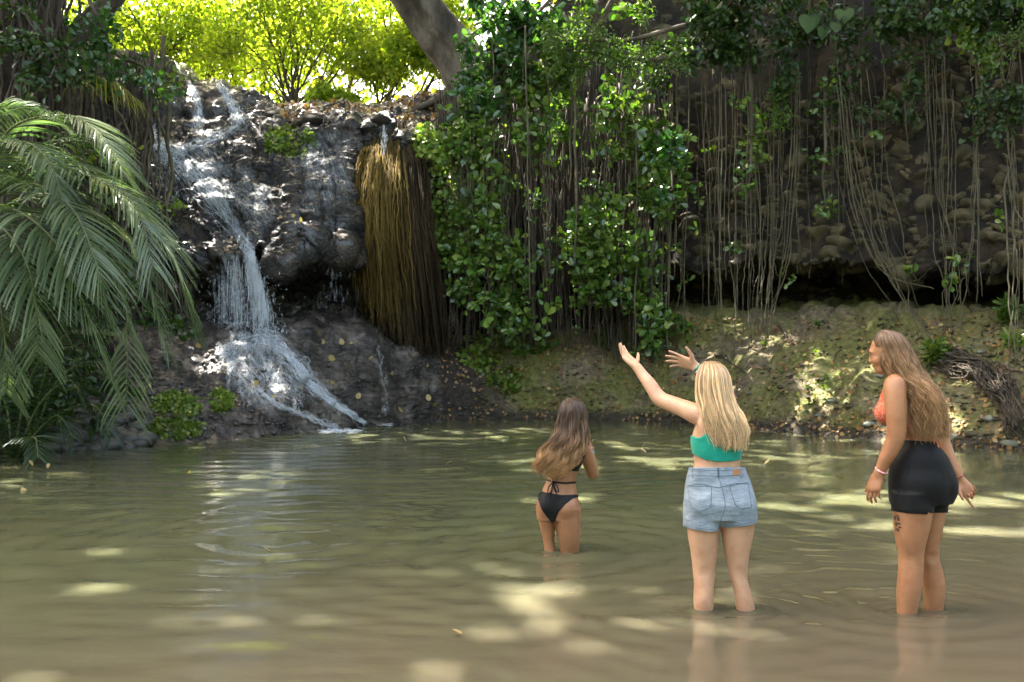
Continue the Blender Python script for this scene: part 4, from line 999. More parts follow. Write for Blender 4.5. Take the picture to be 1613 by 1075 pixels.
# --- palms
def frond(K, leafl, parent, seed, nl=62, mat=None, droop=.36, spread=.9, name='frond'):
    g = np.random.default_rng(seed); n = 60
    P = spline(K, n); t = norm(np.gradient(P, axis=0)); s = norm(np.cross(t, [0, 0, 1.])); u = np.cross(s, t)
    m = MB(); tube(m, P, np.linspace(.022, .004, n), 5)
    o = m.build(name, M_PSTALK, parent)
    l = MB(); ms = 7
    for sd_ in (-1, 1):
        for k in range(nl):
            f = .08 + .92 * (k + .5 * (sd_ > 0) + g.uniform(-.15, .15)) / nl; f = min(f, .999); i = f * (n - 1); i0 = int(i); w_ = i - i0; i1 = min(n - 1, i0 + 1)
            b = P[i0] * (1 - w_) + P[i1] * w_; tt, ss, uu = t[i0], s[i0] * sd_, u[i0]
            L = leafl * (math.sin(min(1., f * 1.12 + .12) * 2.75) ** .7 + .18) * g.uniform(.88, 1.08)
            d0 = norm(ss * spread + tt * (.35 + .75 * f) + uu * .22 + g.normal(0, .06, 3))
            q_ = np.linspace(0, 1, ms)[:, None]
            C = b + d0 * L * q_ + np.array([0, 0, -1.]) * L * droop * q_ ** 2.0 * g.uniform(.8, 1.2)
            ct = norm(np.gradient(C, axis=0)); nrm = norm(np.cross(ct, np.cross(uu, d0))); sdv = norm(np.cross(ct, uu + .25 * g.normal(size=3)))
            wd = (.0105 * L / .6 + .003) * np.sin(np.clip(q_ * .93 + .12, 0, 1) * 3.0) ** .6 + .0008
            up_ = np.cross(sdv, ct)
            V = np.stack([C - sdv * wd - up_ * wd * .35, C, C + sdv * wd - up_ * wd * .35], 1).reshape(-1, 3)
            a = np.arange(ms - 1)[:, None] * 3
            l.add(V, np.concatenate([a + np.array([[0, 1, 4, 3]]), a + np.array([[1, 2, 5, 4]])]))
    l.build('leaflets', mat or L_PALM, o)
    return o
M_PSTALK = mat_noise('palm_frond_stalk', [(.3, (.06, .08, .02)), (.7, (.14, .15, .05))], 4, 4, .5, bump_s=0)
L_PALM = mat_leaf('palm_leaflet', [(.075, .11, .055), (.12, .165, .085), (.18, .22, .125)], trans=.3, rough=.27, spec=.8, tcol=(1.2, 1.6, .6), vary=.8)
L_PALMD = mat_leaf('dark_palm_leaflet', [(.02, .045, .015), (.035, .07, .025)], trans=.3, rough=.35, tcol=(1.2, 1.7, .6))  # darker green for the young palms
pc = at(-30, 330, 12.3)
pm = empty('palm', at(-60, 720, 13)); tag(pm, 'big palm at the left edge whose long feathery fronds arch towards the fall', 'palm')
tr_ = MB(); limb(tr_, [at(-70, 760, 13), at(-60, 600, 12.9), at(-45, 450, 12.5), at(-30, 330, 12.3)], .14, .1, 20, 10); tr_.build('trunk', M_BARK, pm)
FR = [([(-40, 330, 12.3), (10, 210, 12.0), (95, 182, 11.7), (150, 205, 11.5), (192, 262, 11.3)], .62),
      ([(-40, 330, 12.3), (60, 262, 11.8), (150, 282, 11.5), (215, 330, 11.3), (240, 420, 11.2)], .6),
      ([(-20, 320, 12.2), (90, 255, 12.2), (180, 300, 12.2), (262, 390, 12.2), (302, 500, 12.3)], .72),
      ([(-40, 330, 12.0), (40, 290, 11.4), (110, 325, 11.0), (150, 410, 10.8), (165, 480, 10.8)], .6),
      ([(-40, 340, 12.0), (20, 330, 11.2), (85, 380, 10.9), (125, 460, 10.8), (182, 615, 10.9)], .68),
      ([(-60, 350, 11.9), (-10, 350, 11.1), (35, 400, 10.8), (55, 470, 10.7), (60, 560, 10.8)], .6),
      ([(-40, 340, 12.3), (50, 330, 12.0), (140, 380, 11.9), (195, 470, 11.9), (200, 640, 12.0)], .62),
      ([(-30, 320, 12.3), (60, 240, 12.6), (140, 225, 12.8), (200, 280, 12.9), (240, 350, 13)], .55),
      ([(-60, 320, 12), (-20, 240, 11.6), (40, 225, 11.3), (80, 260, 11.1), (100, 320, 11)], .55),
      ([(-60, 330, 12.4), (-30, 200, 12.5), (30, 170, 12.7), (100, 200, 12.8), (140, 270, 12.9)], .5),
      ([(-60, 360, 11.8), (-20, 400, 11.1), (0, 480, 10.9), (10, 560, 10.9), (10, 620, 11)], .5),
      ([(-30, 340, 12.5), (70, 310, 12.9), (170, 350, 13.1), (230, 430, 13.1), (265, 560, 13.1)], .55)]
for i, (K_, ll) in enumerate(FR): frond([at(*k) for k in K_], ll, pm, 40 + i)
for j, (bx, by, bY, lab, fr) in enumerate([
    (20, 740, 12.9, 'dark young palm at the water edge in the lower left', [[(20, 735), (60, 640), (110, 600), (135, 640)], [(20, 735), (10, 640), (-20, 600), (-50, 620)], [(20, 735), (50, 690), (90, 655), (115, 690)], [(20, 735), (40, 620), (70, 560), (120, 545)], [(20, 735), (-10, 680), (-40, 660), (-70, 700)], [(20, 740), (35, 700), (55, 690), (60, 722)]]),
    (50, 700, 13.6, 'dark young palm behind the one at the water edge', [[(50, 700), (90, 600), (150, 570), (180, 610)], [(50, 700), (30, 590), (0, 550), (-30, 560)], [(50, 700), (70, 590), (100, 530), (150, 520)], [(50, 700), (100, 650), (150, 640), (175, 690)]])]):
    e = empty('young_palm', at(bx, by, bY)); tag(e, lab, 'palm', 'young palms')
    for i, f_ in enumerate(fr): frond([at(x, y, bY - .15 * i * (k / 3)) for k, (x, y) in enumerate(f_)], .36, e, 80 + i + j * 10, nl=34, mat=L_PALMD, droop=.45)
# yellowish arching frond piece over the dark roots
e = empty('yellowing_palm_leaf', at(125, 125, 16.5)); tag(e, 'yellowish palm leaf arching over the dark roots beside the fig', 'palm leaf')
frond([at(*k) for k in ((105, 128, 16.5), (140, 122, 16.3), (175, 128, 16.2), (218, 158, 16.1))], .5, e, 99, nl=26, mat=mat_leaf('yellowing_leaflet', [(.22, .22, .03), (.35, .32, .04)], trans=.4), droop=.9)

# --- low plants
def patch(name, label, cat, px0, px1, py0, py1, n, size, mat, seed, group=None, up=(0, -.5, 1), off=.03, kind=None, ell=True):
    g = np.random.default_rng(seed); pts = []
    for _ in range(n):
        if ell:
            a_ = g.uniform(0, 6.3); r_ = math.sqrt(g.uniform(0, 1)); x = (px0 + px1) / 2 + r_ * math.cos(a_) * (px1 - px0) / 2; y = (py0 + py1) / 2 + r_ * math.sin(a_) * (py1 - py0) / 2
        else: x, y = g.uniform(px0, px1), g.uniform(py0, py1)
        if vnoise(np.array([[x * .07, y * .09, seed]]), 3)[0] < -.15 and g.uniform() < .8: continue
        l, nn_ = hit(x, y, off * g.uniform(.2, 1.6))
        if l is not None: pts.append(l)
    m = MB(); leaves(m, np.array(pts), size, up=up, up_w=.5, width=.36, seed=seed)
    return tag(m.build(name, mat), label, cat, group, kind)
gp = 'cushions of leafy plants on the wet rock'
patch('ground_plant', 'green leafy cushion low on the mound near the left shore', 'plant', 240, 318, 618, 660, 1300, .075, L_CREEP, 1, gp)
patch('ground_plant', 'green leafy cushion touching the pool at the foot of the mound', 'plant', 236, 320, 660, 694, 1300, .075, L_CREEP, 2, gp)
patch('ground_plant', 'small leafy cushion right of the larger one on the mound', 'plant', 330, 366, 614, 650, 700, .075, L_CREEP, 3, gp)
patch('ground_plant', 'leafy green cushion high on the rock below the lip', 'plant', 412, 500, 200, 250, 1000, .085, L_CREEP, 4, gp)
patch('ground_plant', 'bright little leaves spreading on the bank right of the dark mound', 'plant', 765, 825, 580, 622, 420, .11, L_CREEP, 5, 'low plants on the bank')
patch('ground_plant', 'grassy leaves below the left end of the vine wall', 'plant', 725, 790, 530, 585, 420, .13, L_CREEP, 6, 'low plants on the bank')
patch('ground_plant', 'leafy shoots at the foot of the vine wall', 'plant', 790, 880, 520, 560, 260, .13, L_VINE, 7, 'low plants on the bank')
patch('ground_plant', 'tiny plants under the outstretched hands', 'plant', 930, 1010, 520, 555, 160, .12, L_VINE, 8, 'low plants on the bank')
patch('ground_plant', 'little seedlings on the mossy bank between the two women on the right', 'plant', 1225, 1330, 550, 640, 150, .08, L_CREEP, 9, None, kind='stuff')
def tuft(px, py, Y, h, n, label, seed, mat=L_CREEP, w=.022, group='tufts on the right bank'):
    g = np.random.default_rng(seed); m = MB(); b = at(px, py, Y); e = empty('leafy_tuft', b); tag(e, label, 'plant', group)
    st = MB()
    for k in range(max(2, n // 12)):
        d = norm(np.array([g.normal(0, .4), g.normal(-.2, .3), 1])); P = spline([b, b + d * h * .5, b + d * h + [0, 0, -.02]], 10); tube(st, P, .006, 4)
        leaves(m, P[3:].repeat(3, 0) + g.normal(0, .015, (21, 3)), h * .42, aim=d * [1, 1, .6], aim_w=.45, width=.15, seed=seed + k)
    st.build('stem', M_DROOT, e); m.build('foliage', mat, e)
def tuft_on(px, py, *a, **k):
    l, nn_ = hit(px, py)
    if l is not None: tuft(px, py, l[1], *a, **k)
tuft_on(1466, 580, .42, 90, 'bright green leafy plant behind the back of the long haired woman', 5)
tuft_on(1575, 520, .5, 60, 'feathery plant at the upper right of the bank', 6, mat=L_FERN)
tuft_on(1598, 560, .35, 50, 'green sprig at the right edge of the bank', 7)
tuft_on(1207, 550, .18, 30, 'small seedling at the foot of the converging roots', 8)
tuft_on(1290, 520, .2, 30, 'small seedling on the ledge left of the slanting roots', 9, mat=L_VINE)
# tangled roots on the right bank
e = empty('bank_root_tangle', at(1560, 600, 15.6)); tag(e, 'mat of dark dead roots sprawling down the right bank', 'root tangle')
g = np.random.default_rng(23)
for k in range(84):
    pts = []
    for t_ in np.linspace(0, 1, 9):
        x = np.interp(t_, [0, .4, .75, 1], [1478, 1545, 1588, 1606]) + g.normal(0, 5); y = np.interp(t_, [0, .4, .75, 1], [568, 592, 628, 678]) + (k / 84 - .5) * 34 + g.normal(0, 5)
        l, nn_ = hit(x, y, .05 + .1 * g.uniform())
        if l is not None: pts.append(l)
    if len(pts) > 4:
        pts = pts[int(g.integers(0, 3)):]
        strand(pts, g.uniform(.005, .017), seed=3000 + k, wob=.10, mat=M_DROOT if k % 3 else M_BARK, parent=e)
# pale stones and sticks on the bank
M_PALE = mat_noise('lichen_grey_stone', [(.3, (.07, .07, .05)), (.55, (.17, .17, .12)), (.75, (.38, .38, .31))], 3, 6, .8, bump_s=.5, bump_scale=30, bump_d=.02)
for i, (x, y, s) in enumerate([(1500, 585, .13), (1545, 555, .10), (1556, 560, .12), (1530, 548, .08), (1510, 545, .07), (1340, 640, .13), (1370, 668, .16), (1495, 690, .2), (1530, 684, .13), (1560, 660, .14), (1310, 632, .09), (1455, 640, .1), (1590, 700, .18),
                               (1290, 655, .09), (1230, 610, .10), (1180, 620, .08), (1262, 575, .08), (1140, 560, .09), (905, 575, .07), (960, 600, .06), (1420, 610, .1), (1385, 592, .12), (1575, 610, .1)]):
    l, nn_ = hit(x, y)
    if l is not None: rock('bank_stone', l, (s * .95, s * .75, s * .4), M_PALE if i % 3 != 2 else M_COB, 'pale or brown stone lying on the mossy bank', 'stone', 'stones on the bank', seed=i + 50, sub=2)
for i, (x0, y0, x1, y1) in enumerate([(1228, 515, 1247, 545), (1312, 572, 1328, 552), (1540, 570, 1613, 590), (610, 150, 700, 165), (640, 160, 700, 120), (1130, 560, 1175, 590)]):
    a_, _n = hit(x0, y0, .04); b_, _n = hit(x1, y1, .04)
    if a_ is not None and b_ is not None: tag(strand([a_, (a_ + b_) / 2 + [0, 0, .03], b_], .022, seed=i + 77, mat=M_BARK, name='fallen_branch'),
        ['short stick lying on the ledge under the converging roots', 'bare stick on the bank between the two women', 'long stick lying above the root mat', 'dead branch lying on the lip of the fall', 'dead branch propped up at the foot of the leaning trunk', 'stick on the bank left of the converging roots'][i], 'branch', 'fallen sticks')
# gravel and crumbs of earth
g = np.random.default_rng(66)
for nm, lab, n_, bx, mt, sz in (('gravel', 'small stones and crumbs of earth scattered over the mossy bank', 2600, (740, 1640, 500, 716), M_COB, (.012, .05)), ('gravel', 'small wet stones strewn along the foot of the dark rock', 900, (90, 760, 560, 706), M_STONE, (.012, .055))):
    m = MB(); a_ = np.array([[0, 0, 1], [1, 0, .1], [.3, .95, 0], [-.8, .6, .05], [-.8, -.6, 0], [.3, -.95, .1], [0, 0, -.8]])
    T_ = [[0, i, i % 5 + 1] for i in range(1, 6)] + [[6, i % 5 + 1, i] for i in range(1, 6)]
    for _ in range(n_):
        x, y = g.uniform(bx[0], bx[1]), g.uniform(bx[2], bx[3])
        if y > shore_py(x) or (x > 740 and g.uniform() > .35 + .65 * np.exp(-((shore_py(x) - 8 - y) / 30) ** 2) + .5 * (x > 1380)): continue
        l, nn_ = hit(x, y)
        if l is None: continue
        s_ = g.uniform(*sz) * g.uniform(.5, 1.2); an = g.uniform(0, 6.3); c_, s2 = math.cos(an), math.sin(an)
        Vv = a_ * s_ * [1.3, 1, .7] * g.uniform(.7, 1.3, (7, 3)); Vv = np.stack([Vv[:, 0] * c_ - Vv[:, 1] * s2, Vv[:, 0] * s2 + Vv[:, 1] * c_, Vv[:, 2]], 1)
        m.add(Vv + l + nn_ * s_ * .3, T=T_)
    tag(m.build(nm, mt), lab, 'gravel', kind='stuff')
# fallen leaves: those on the mound one by one, the small litter as one mass
g = np.random.default_rng(14)
big = [(362, 578), (330, 562), (300, 530), (283, 520), (505, 530), (512, 540), (498, 526), (536, 533), (540, 560), (548, 580), (527, 566), (596, 562), (612, 590), (611, 614), (567, 618), (645, 556), (670, 578), (672, 620), (700, 545), (720, 590), (730, 560), (680, 640),
       (436, 624), (470, 607), (352, 574), (313, 586), (575, 655), (760, 560), (745, 610), (700, 600), (655, 600), (520, 600), (580, 570), (398, 288), (420, 330), (440, 345), (465, 338), (478, 350), (590, 285), (270, 520), (318, 548), (400, 610), (555, 545), (625, 640),
       (1398, 560), (1340, 590), (1210, 640), (1180, 655), (1080, 640), (980, 640), (1040, 610), (900, 640), (860, 610), (840, 580), (950, 570), (1100, 600), (1160, 600)]
for i, (x, y) in enumerate(big):
    l, nn_ = hit(x, y, .025)
    if l is None: continue
    m = MB(); leaves(m, np.array([l]), g.uniform(.10, .17), up=nn_, up_w=.75, width=.36, fold=.08, seed=i)
    on = x < 740
    tag(m.build('fallen_leaf', L_LITTER), 'orange or yellow fallen leaf lying on the wet dark rock' if on else 'dry fallen leaf lying on the mossy bank', 'leaf', 'fallen leaves on the wet rock' if on else 'fallen leaves on the bank')
m = MB(); pts, nns = [], []
for _ in range(5200):
    x = g.uniform(690, 1640); y = g.uniform(500, 712)
    k = .35 + .65 * (vnoise(np.array([[x * .02, y * .03, 1]]), 6)[0] > .1) + .5 * np.exp(-((y - shore_py(x) + 12) / 10) ** 2)
    if g.uniform() > k * .8: continue
    l, nn_ = hit(x, y, .02)
    if l is None: continue
    pts.append(l); nns.append(nn_)
leaves(m, np.array(pts), .075, up=np.array(nns), up_w=.6, width=.4, fold=.1, seed=15)
tag(m.build('leaf_litter', L_LITTER), 'brown and orange leaf litter strewn over the bank', 'leaf litter', kind='stuff')
m = MB(); pts = []
for _ in range(900):
    x = g.uniform(440, 760); y = g.uniform(118, 205)
    l, nn_ = hit(x, y, .03)
    if l is not None and l[1] > 22.5: pts.append(l)
leaves(m, np.array(pts), .13, up=(0, -.3, 1), up_w=.5, width=.4, fold=.1, seed=16)
tag(m.build('leaf_litter', L_LITTER), 'dry leaf litter on the lip round the foot of the leaning trunk', 'leaf litter', kind='stuff')
for i, (x, y) in enumerate([(427, 875), (1010, 712), (1018, 717), (35, 772), (75, 742), (52, 738), (701, 736), (880, 762), (1205, 735), (1322, 752), (1545, 700), (640, 700), (712, 1000), (300, 745)]):
    Y = depth_of_water(y); c = at(x, y, Y); c[2] = .028
    m = MB(); leaves(m, c[None], .09 if Y > 7 else .055, up=(0, 0, 1), up_w=.95, width=.36, fold=.05, seed=i + 40)
    tag(m.build('floating_leaf', L_LITTER), 'small fallen leaf floating on the pool', 'leaf', 'leaves floating on the pool')
# ================================================================ people: bodies grown from smoothly blended shapes
def poly_sd(x, y, poly):
    """signed distance (same unit as x, y) to a polygon, negative inside"""
    P = np.asarray(poly, float); d = np.full(x.shape, 1e9); s = np.zeros(x.shape, bool)
    for i in range(len(P)):
        a, b = P[i], P[i - 1]; e = b - a; wx, wy = x - a[0], y - a[1]
        t = np.clip((wx * e[0] + wy * e[1]) / (e @ e + 1e-9), 0, 1)
        d = np.minimum(d, (wx - e[0] * t) ** 2 + (wy - e[1] * t) ** 2)
        c = ((a[1] > y) != (b[1] > y)) & (x < (b[0] - a[0]) * (y - a[1]) / (b[1] - a[1] + 1e-12) + a[0])
        s ^= c
    return np.sqrt(d) * np.where(s, -1, 1)
class Sdf:
    def __init__(s): s.p = []
    def cone(s, a, b, ra, rb, k=.02):
        a, b = np.array(a, float), np.array(b, float)
        def f(X, Y, Z):
            e = b - a; L = e @ e + 1e-9
            t = np.clip(((X - a[0]) * e[0] + (Y - a[1]) * e[1] + (Z - a[2]) * e[2]) / L, 0, 1)
            return np.sqrt((X - a[0] - e[0] * t) ** 2 + (Y - a[1] - e[1] * t) ** 2 + (Z - a[2] - e[2] * t) ** 2) - (ra + (rb - ra) * t)
        r = max(ra, rb); s.p.append((f, np.minimum(a, b) - r, np.maximum(a, b) + r, k, 1)); return s
    def chain(s, pts, k=.02):
        P = spline([list(p) + [r] for p, r in pts], len(pts) * 3) if len(pts) > 2 else np.array([list(p) + [r] for p, r in pts])
        for u_, v_ in zip(P[:-1], P[1:]): s.cone(u_[:3], v_[:3], u_[3], v_[3], k)
        return s
    def ell(s, c, r, M=None, k=.02, sign=1):
        c = np.array(c, float); r = np.array(r, float); M = np.eye(3) if M is None else np.array(M)
        def f(X, Y, Z):
            q = [(X - c[0]) * M[i][0] + (Y - c[1]) * M[i][1] + (Z - c[2]) * M[i][2] for i in range(3)]
            k0 = np.sqrt(sum((q[i] / r[i]) ** 2 for i in range(3))); k1 = np.sqrt(sum((q[i] / r[i] ** 2) ** 2 for i in range(3))) + 1e-6
            return k0 * (k0 - 1) / k1
        R_ = r.max(); s.p.append((f, c - R_, c + R_, k, sign)); return s
    def loft(s, secs, Y0, k=.02, grow=0.):
        """sections (py, px left, px right, half depth, depth offset) read off the photograph at depth Y0"""
        S = sorted(secs, key=lambda q: -q[0]); m = Y0 / F
        z = np.array([CH - (q[0] - HZ) * m for q in S]); cx = np.array([((q[1] + q[2]) / 2 - CX) * m for q in S]); a = np.array([(q[2] - q[1]) / 2 * m for q in S]) + grow
        b = np.array([q[3] for q in S]) + grow; cy = np.array([Y0 + (q[4] if len(q) > 4 else 0) for q in S])
        K = spline(np.stack([z, cx, cy, a, b], 1), 90); K = K[np.argsort(K[:, 0])]
        def f(X, Y, Z):
            zc = np.clip(Z, K[0, 0], K[-1, 0])
            x0, y0, aa, bb = [np.interp(zc, K[:, 0], K[:, i]) for i in (1, 2, 3, 4)]
            qx, qy = X - x0, Y - y0
            k0 = np.sqrt((qx / aa) ** 2 + (qy / bb) ** 2) + 1e-6; k1 = np.sqrt((qx / aa ** 2) ** 2 + (qy / bb ** 2) ** 2) + 1e-6
            d = np.maximum(k0 * (k0 - 1) / k1, -.08); dz = np.abs(Z - zc)
            return np.where(dz > 0, np.hypot(np.maximum(d, 0), dz) + np.minimum(d, 0) * 0, d)
        lo = np.array([(K[:, 1] - K[:, 3]).min(), (K[:, 2] - K[:, 4]).min(), K[0, 0]]); hi = np.array([(K[:, 1] + K[:, 3]).max(), (K[:, 2] + K[:, 4]).max(), K[-1, 0]])
        s.p.append((f, lo, hi, k, 1)); return s
    def grid(s, lo, hi, h):
        lo = np.array(lo); n = np.ceil((np.array(hi) - lo) / h).astype(int) + 1
        D = np.full(n, .08, np.float32); ax = [lo[i] + np.arange(n[i]) * h for i in range(3)]
        for f, a, b, k, sg in s.p:
            pad = k + .03
            i0 = [max(0, int((a[i] - pad - lo[i]) / h)) for i in range(3)]; i1 = [min(n[i], int((b[i] + pad - lo[i]) / h) + 2) for i in range(3)]
            if any(i1[i] <= i0[i] for i in range(3)): continue
            sl_ = tuple(slice(i0[i], i1[i]) for i in range(3))
            X, Y, Z = ax[0][i0[0]:i1[0], None, None], ax[1][None, i0[1]:i1[1], None], ax[2][None, None, i0[2]:i1[2]]
            d = f(X, Y, Z).astype(np.float32); o = D[sl_]
            if sg < 0: d = -d; hh = np.maximum(k - np.abs(o - d), 0) / k; D[sl_] = np.maximum(o, d) + hh * hh * k / 4
            else: hh = np.maximum(k - np.abs(o - d), 0) / k; D[sl_] = np.minimum(o, d) - hh * hh * k / 4
        return D, ax
    def bounds(s, pad=.02):
        return np.min([p[1] for p in s.p], 0) - pad, np.max([p[2] for p in s.p], 0) + pad
def nets(D, ax):
    """naive surface nets: (vertices, quads) of the zero level of a distance grid"""
    S = D < 0; n = np.array(D.shape); h = ax[0][1] - ax[0][0]
    c = np.zeros(n - 1, np.int8)
    for a in (0, 1):
        for b in (0, 1):
            for d in (0, 1): c += S[a:n[0] - 1 + a, b:n[1] - 1 + b, d:n[2] - 1 + d]
    act = (c > 0) & (c < 8); idx = np.argwhere(act); vid = np.full(act.shape, -1, np.int32); vid[act] = np.arange(len(idx))
    acc = np.zeros((len(idx), 3)); cnt = np.zeros(len(idx))
    cor = [(a, b, d) for a in (0, 1) for b in (0, 1) for d in (0, 1)]
    val = {q: D[idx[:, 0] + q[0], idx[:, 1] + q[1], idx[:, 2] + q[2]] for q in cor}
    for q in cor:
        for k in range(3):
            if q[k]: continue
            r = list(q); r[k] = 1; r = tuple(r); v0, v1 = val[q], val[r]; m = (v0 < 0) != (v1 < 0)
            t = np.where(m, v0 / (v0 - v1 + 1e-12), 0); p_ = np.tile(np.array(q, float), (len(idx), 1)); p_[:, k] = t
            acc[m] += p_[m]; cnt[m] += 1
    V = idx + acc / cnt[:, None]; V = np.stack([ax[i][0] + V[:, i] * h for i in range(3)], 1)
    Q = []
    for k in range(3):
        i, j = [(1, 2), (2, 0), (0, 1)][k]
        sa = [slice(None)] * 3; sb = [slice(None)] * 3; sa[k] = slice(0, -1); sb[k] = slice(1, None)
        e = S[tuple(sa)] != S[tuple(sb)]; e_idx = np.argwhere(e)
        ok = (e_idx[:, i] > 0) & (e_idx[:, j] > 0) & (e_idx[:, i] < n[i] - 1) & (e_idx[:, j] < n[j] - 1); e_idx = e_idx[ok]
        def cell(di, dj):
            q = e_idx.copy(); q[:, i] -= di; q[:, j] -= dj; return vid[q[:, 0], q[:, 1], q[:, 2]]
        quad = np.stack([cell(0, 0), cell(1, 0), cell(1, 1), cell(0, 1)], 1)
        flip = ~S[tuple(e_idx.T)]; quad[flip] = quad[flip][:, ::-1]; Q.append(quad)
    Q = np.concatenate(Q); Q = Q[(Q >= 0).all(1)]
    return V, Q
def relax(V, Q, it=2, w=.5):
    for _ in range(it):
        s = np.zeros_like(V); c = np.zeros(len(V))
        for k in range(4):
            a, b = Q[:, k], Q[:, (k + 1) % 4]
            for u_, v_ in ((a, b), (b, a)): 
                for d_ in range(3): s[:, d_] += np.bincount(u_, V[v_, d_], len(V))
                c += np.bincount(u_, minlength=len(V))
        V = V * (1 - w) + w * s / c[:, None]
    return V
def frame(fwd, up=(0, 0, 1)):
    f = norm(np.array(fwd, float)); r = norm(np.cross(f, np.array(up, float))); u = np.cross(r, f)
    return np.array([r, f, u])            # rows: right, forward, up
def head(S, c, fwd, up=(0, 0, 1), sc=1.):
    M = frame(fwd, up); g = lambda x, y, z: np.array(c) + sc * (M.T @ np.array([x, y, z]))
    e = lambda p, r, k=.015, sg=1: S.ell(g(*p), np.array(r) * sc, M, k, sg)
    e((0, -.012, .035), (.074, .092, .080)); e((0, .028, -.025), (.057, .062, .082), .03); e((0, .052, -.090), (.030, .030, .024), .03)
    e((0, .074, .022), (.045, .018, .014), .02)
    for x in (-1, 1):
        e((x * .036, .060, -.030), (.024, .024, .022), .02); e((x * .031, .094, .004), (.014, .010, .0075), .008, -1)
        e((x * .073, -.004, -.012), (.008, .018, .028), .006); e((x * .022, .03, -.085), (.025, .035, .02), .02)
    S.cone(g(0, .084, .008), g(0, .101, -.028), .007 * sc, .0105 * sc, .012); 
    for x in (-1, 1): e((x * .011, .094, -.034), (.008, .009, .007), .006)
    e((0, .085, -.056), (.021, .011, .0055), .004); e((0, .083, -.067), (.018, .011, .0065), .004)
    return g, M
def hand(S, wrist, fdir, palm_n, curl, sc=.95, spread=.10, thumb=(.75, .35), side=1, tip=None):
    """fdir: towards the fingertips, palm_n: out of the palm, side: +1 when the thumb is on cross(fdir, palm_n)"""
    f = norm(np.array(fdir, float)); n = norm(np.array(palm_n, float) - f * (np.array(palm_n) @ f)); t = np.cross(f, n) * side
    w = np.array(wrist, float)
    off = [.030, .011, -.009, -.027]; kl = [.086, .089, .084, .076]; ln = [(.040, .024, .019), (.044, .027, .020), (.041, .025, .019), (.032, .019, .017)]; rr = [.0088, .0090, .0085, .0075]
    out = []
    for i in range(4):
        kn = w + sc * (f * kl[i] + t * off[i])
        S.cone(w + sc * t * off[i] * .55 + f * .008, kn, .0155 * sc, .0115 * sc, .012)
        a = curl[i] if hasattr(curl, '__len__') else curl; p = kn; ang = 0; sp = spread * (1.2 - i * .8)
        for j, L in enumerate(ln[i]):
            ang += (a * (.8, 1.0, .7)[j]); d = norm(f * math.cos(ang) + n * math.sin(ang) + t * sp * math.cos(ang))
            q = p + d * L * sc; S.cone(p, q, rr[i] * sc * (1 - .07 * j), rr[i] * sc * (.93 - .07 * j), .003 if j or i else .004); p = q
        out.append((p, d))
    S.ell(w + sc * (f * .045 + t * .002 - n * .002), (.036 * sc, .048 * sc, .014 * sc), np.array([t, f, n]), .012)
    b = w + sc * (f * .020 + t * .024); a0, a1 = thumb
    d0 = norm(f * math.cos(a0) + t * math.sin(a0) + n * a1); m1 = b + d0 * .042 * sc; d1 = norm(d0 + f * .35 + n * .1); m2 = m1 + d1 * .034 * sc; d2 = norm(d1 + f * .15); m3 = m2 + d2 * .026 * sc
    S.cone(b, m1, .0165 * sc, .0120 * sc, .010); S.cone(m1, m2, .0110 * sc, .0100 * sc, .004); S.cone(m2, m3, .0098 * sc, .0078 * sc, .003)
    out.append((m3, d2)); return out
def foot(S, a, fwd, k=.02):
    f = norm(np.array([fwd[0], fwd[1], 0.])); a = np.array(a, float)
    S.cone(a, a - f * .035 + [0, 0, -.045], .036, .03, k); S.cone(a + [0, 0, -.03], a + f * .12 + [0, 0, -.062], .034, .022, k); S.cone(a + f * .1 + [0, 0, -.06], a + f * .17 + [0, 0, -.07], .026, .014, k)
def skin_mat(name, base, rough=.42):
    m, nt, out = new_mat(name); v = pos(nt)
    n1 = noise(nt, v, 9, 5, .6); b0 = np.array(base)
    c = ramp(nt, n1, [(.3, tuple(b0 * [.80, .72, .68])), (.5, tuple(b0)), (.7, tuple(np.minimum(b0 * [1.12, 1.1, 1.08], 1)))])
    b = nd(nt, 'ShaderNodeBsdfPrincipled', Roughness=rough); nt.links.new(c, b.inputs['Base Color'])
    b.inputs['Subsurface Weight'].default_value = .18; b.inputs['Subsurface Radius'].default_value = (1, .35, .18); b.inputs['Subsurface Scale'].default_value = .012
    nt.links.new(ramp(nt, noise(nt, v, 26, 4, .6), [(.35, grey(.32)), (.65, grey(.55))]), b.inputs['Roughness'])
    nt.links.new(bump(nt, noise(nt, v, 160, 3, .6), .2, .002, bump(nt, noise(nt, v, 17, 3, .5), .28, .008)), b.inputs['Normal'])
    nt.links.new(b.outputs[0], out.inputs[0]); return m
def cloth_mat(name, col, col2=None, rough=.85, scale=30, weave=260, sheen=.2, fold=.5):
    m, nt, out = new_mat(name); v = pos(nt)
    c = ramp(nt, noise(nt, v, scale, 6, .65), [(.35, col), (.65, col2 or col)])
    b = nd(nt, 'ShaderNodeBsdfPrincipled', Roughness=rough); nt.links.new(c, b.inputs['Base Color']); b.inputs['Sheen Weight'].default_value = sheen; b.inputs['Specular IOR Level'].default_value = .22
    f1 = bump(nt, noise(nt, pos(nt, (1, 1, 1.8)), 14, 4, .5), fold, .012)
    nt.links.new(bump(nt, noise(nt, v, weave, 3, .7), .35, .002, f1), b.inputs['Normal'])
    nt.links.new(b.outputs[0], out.inputs[0]); return m
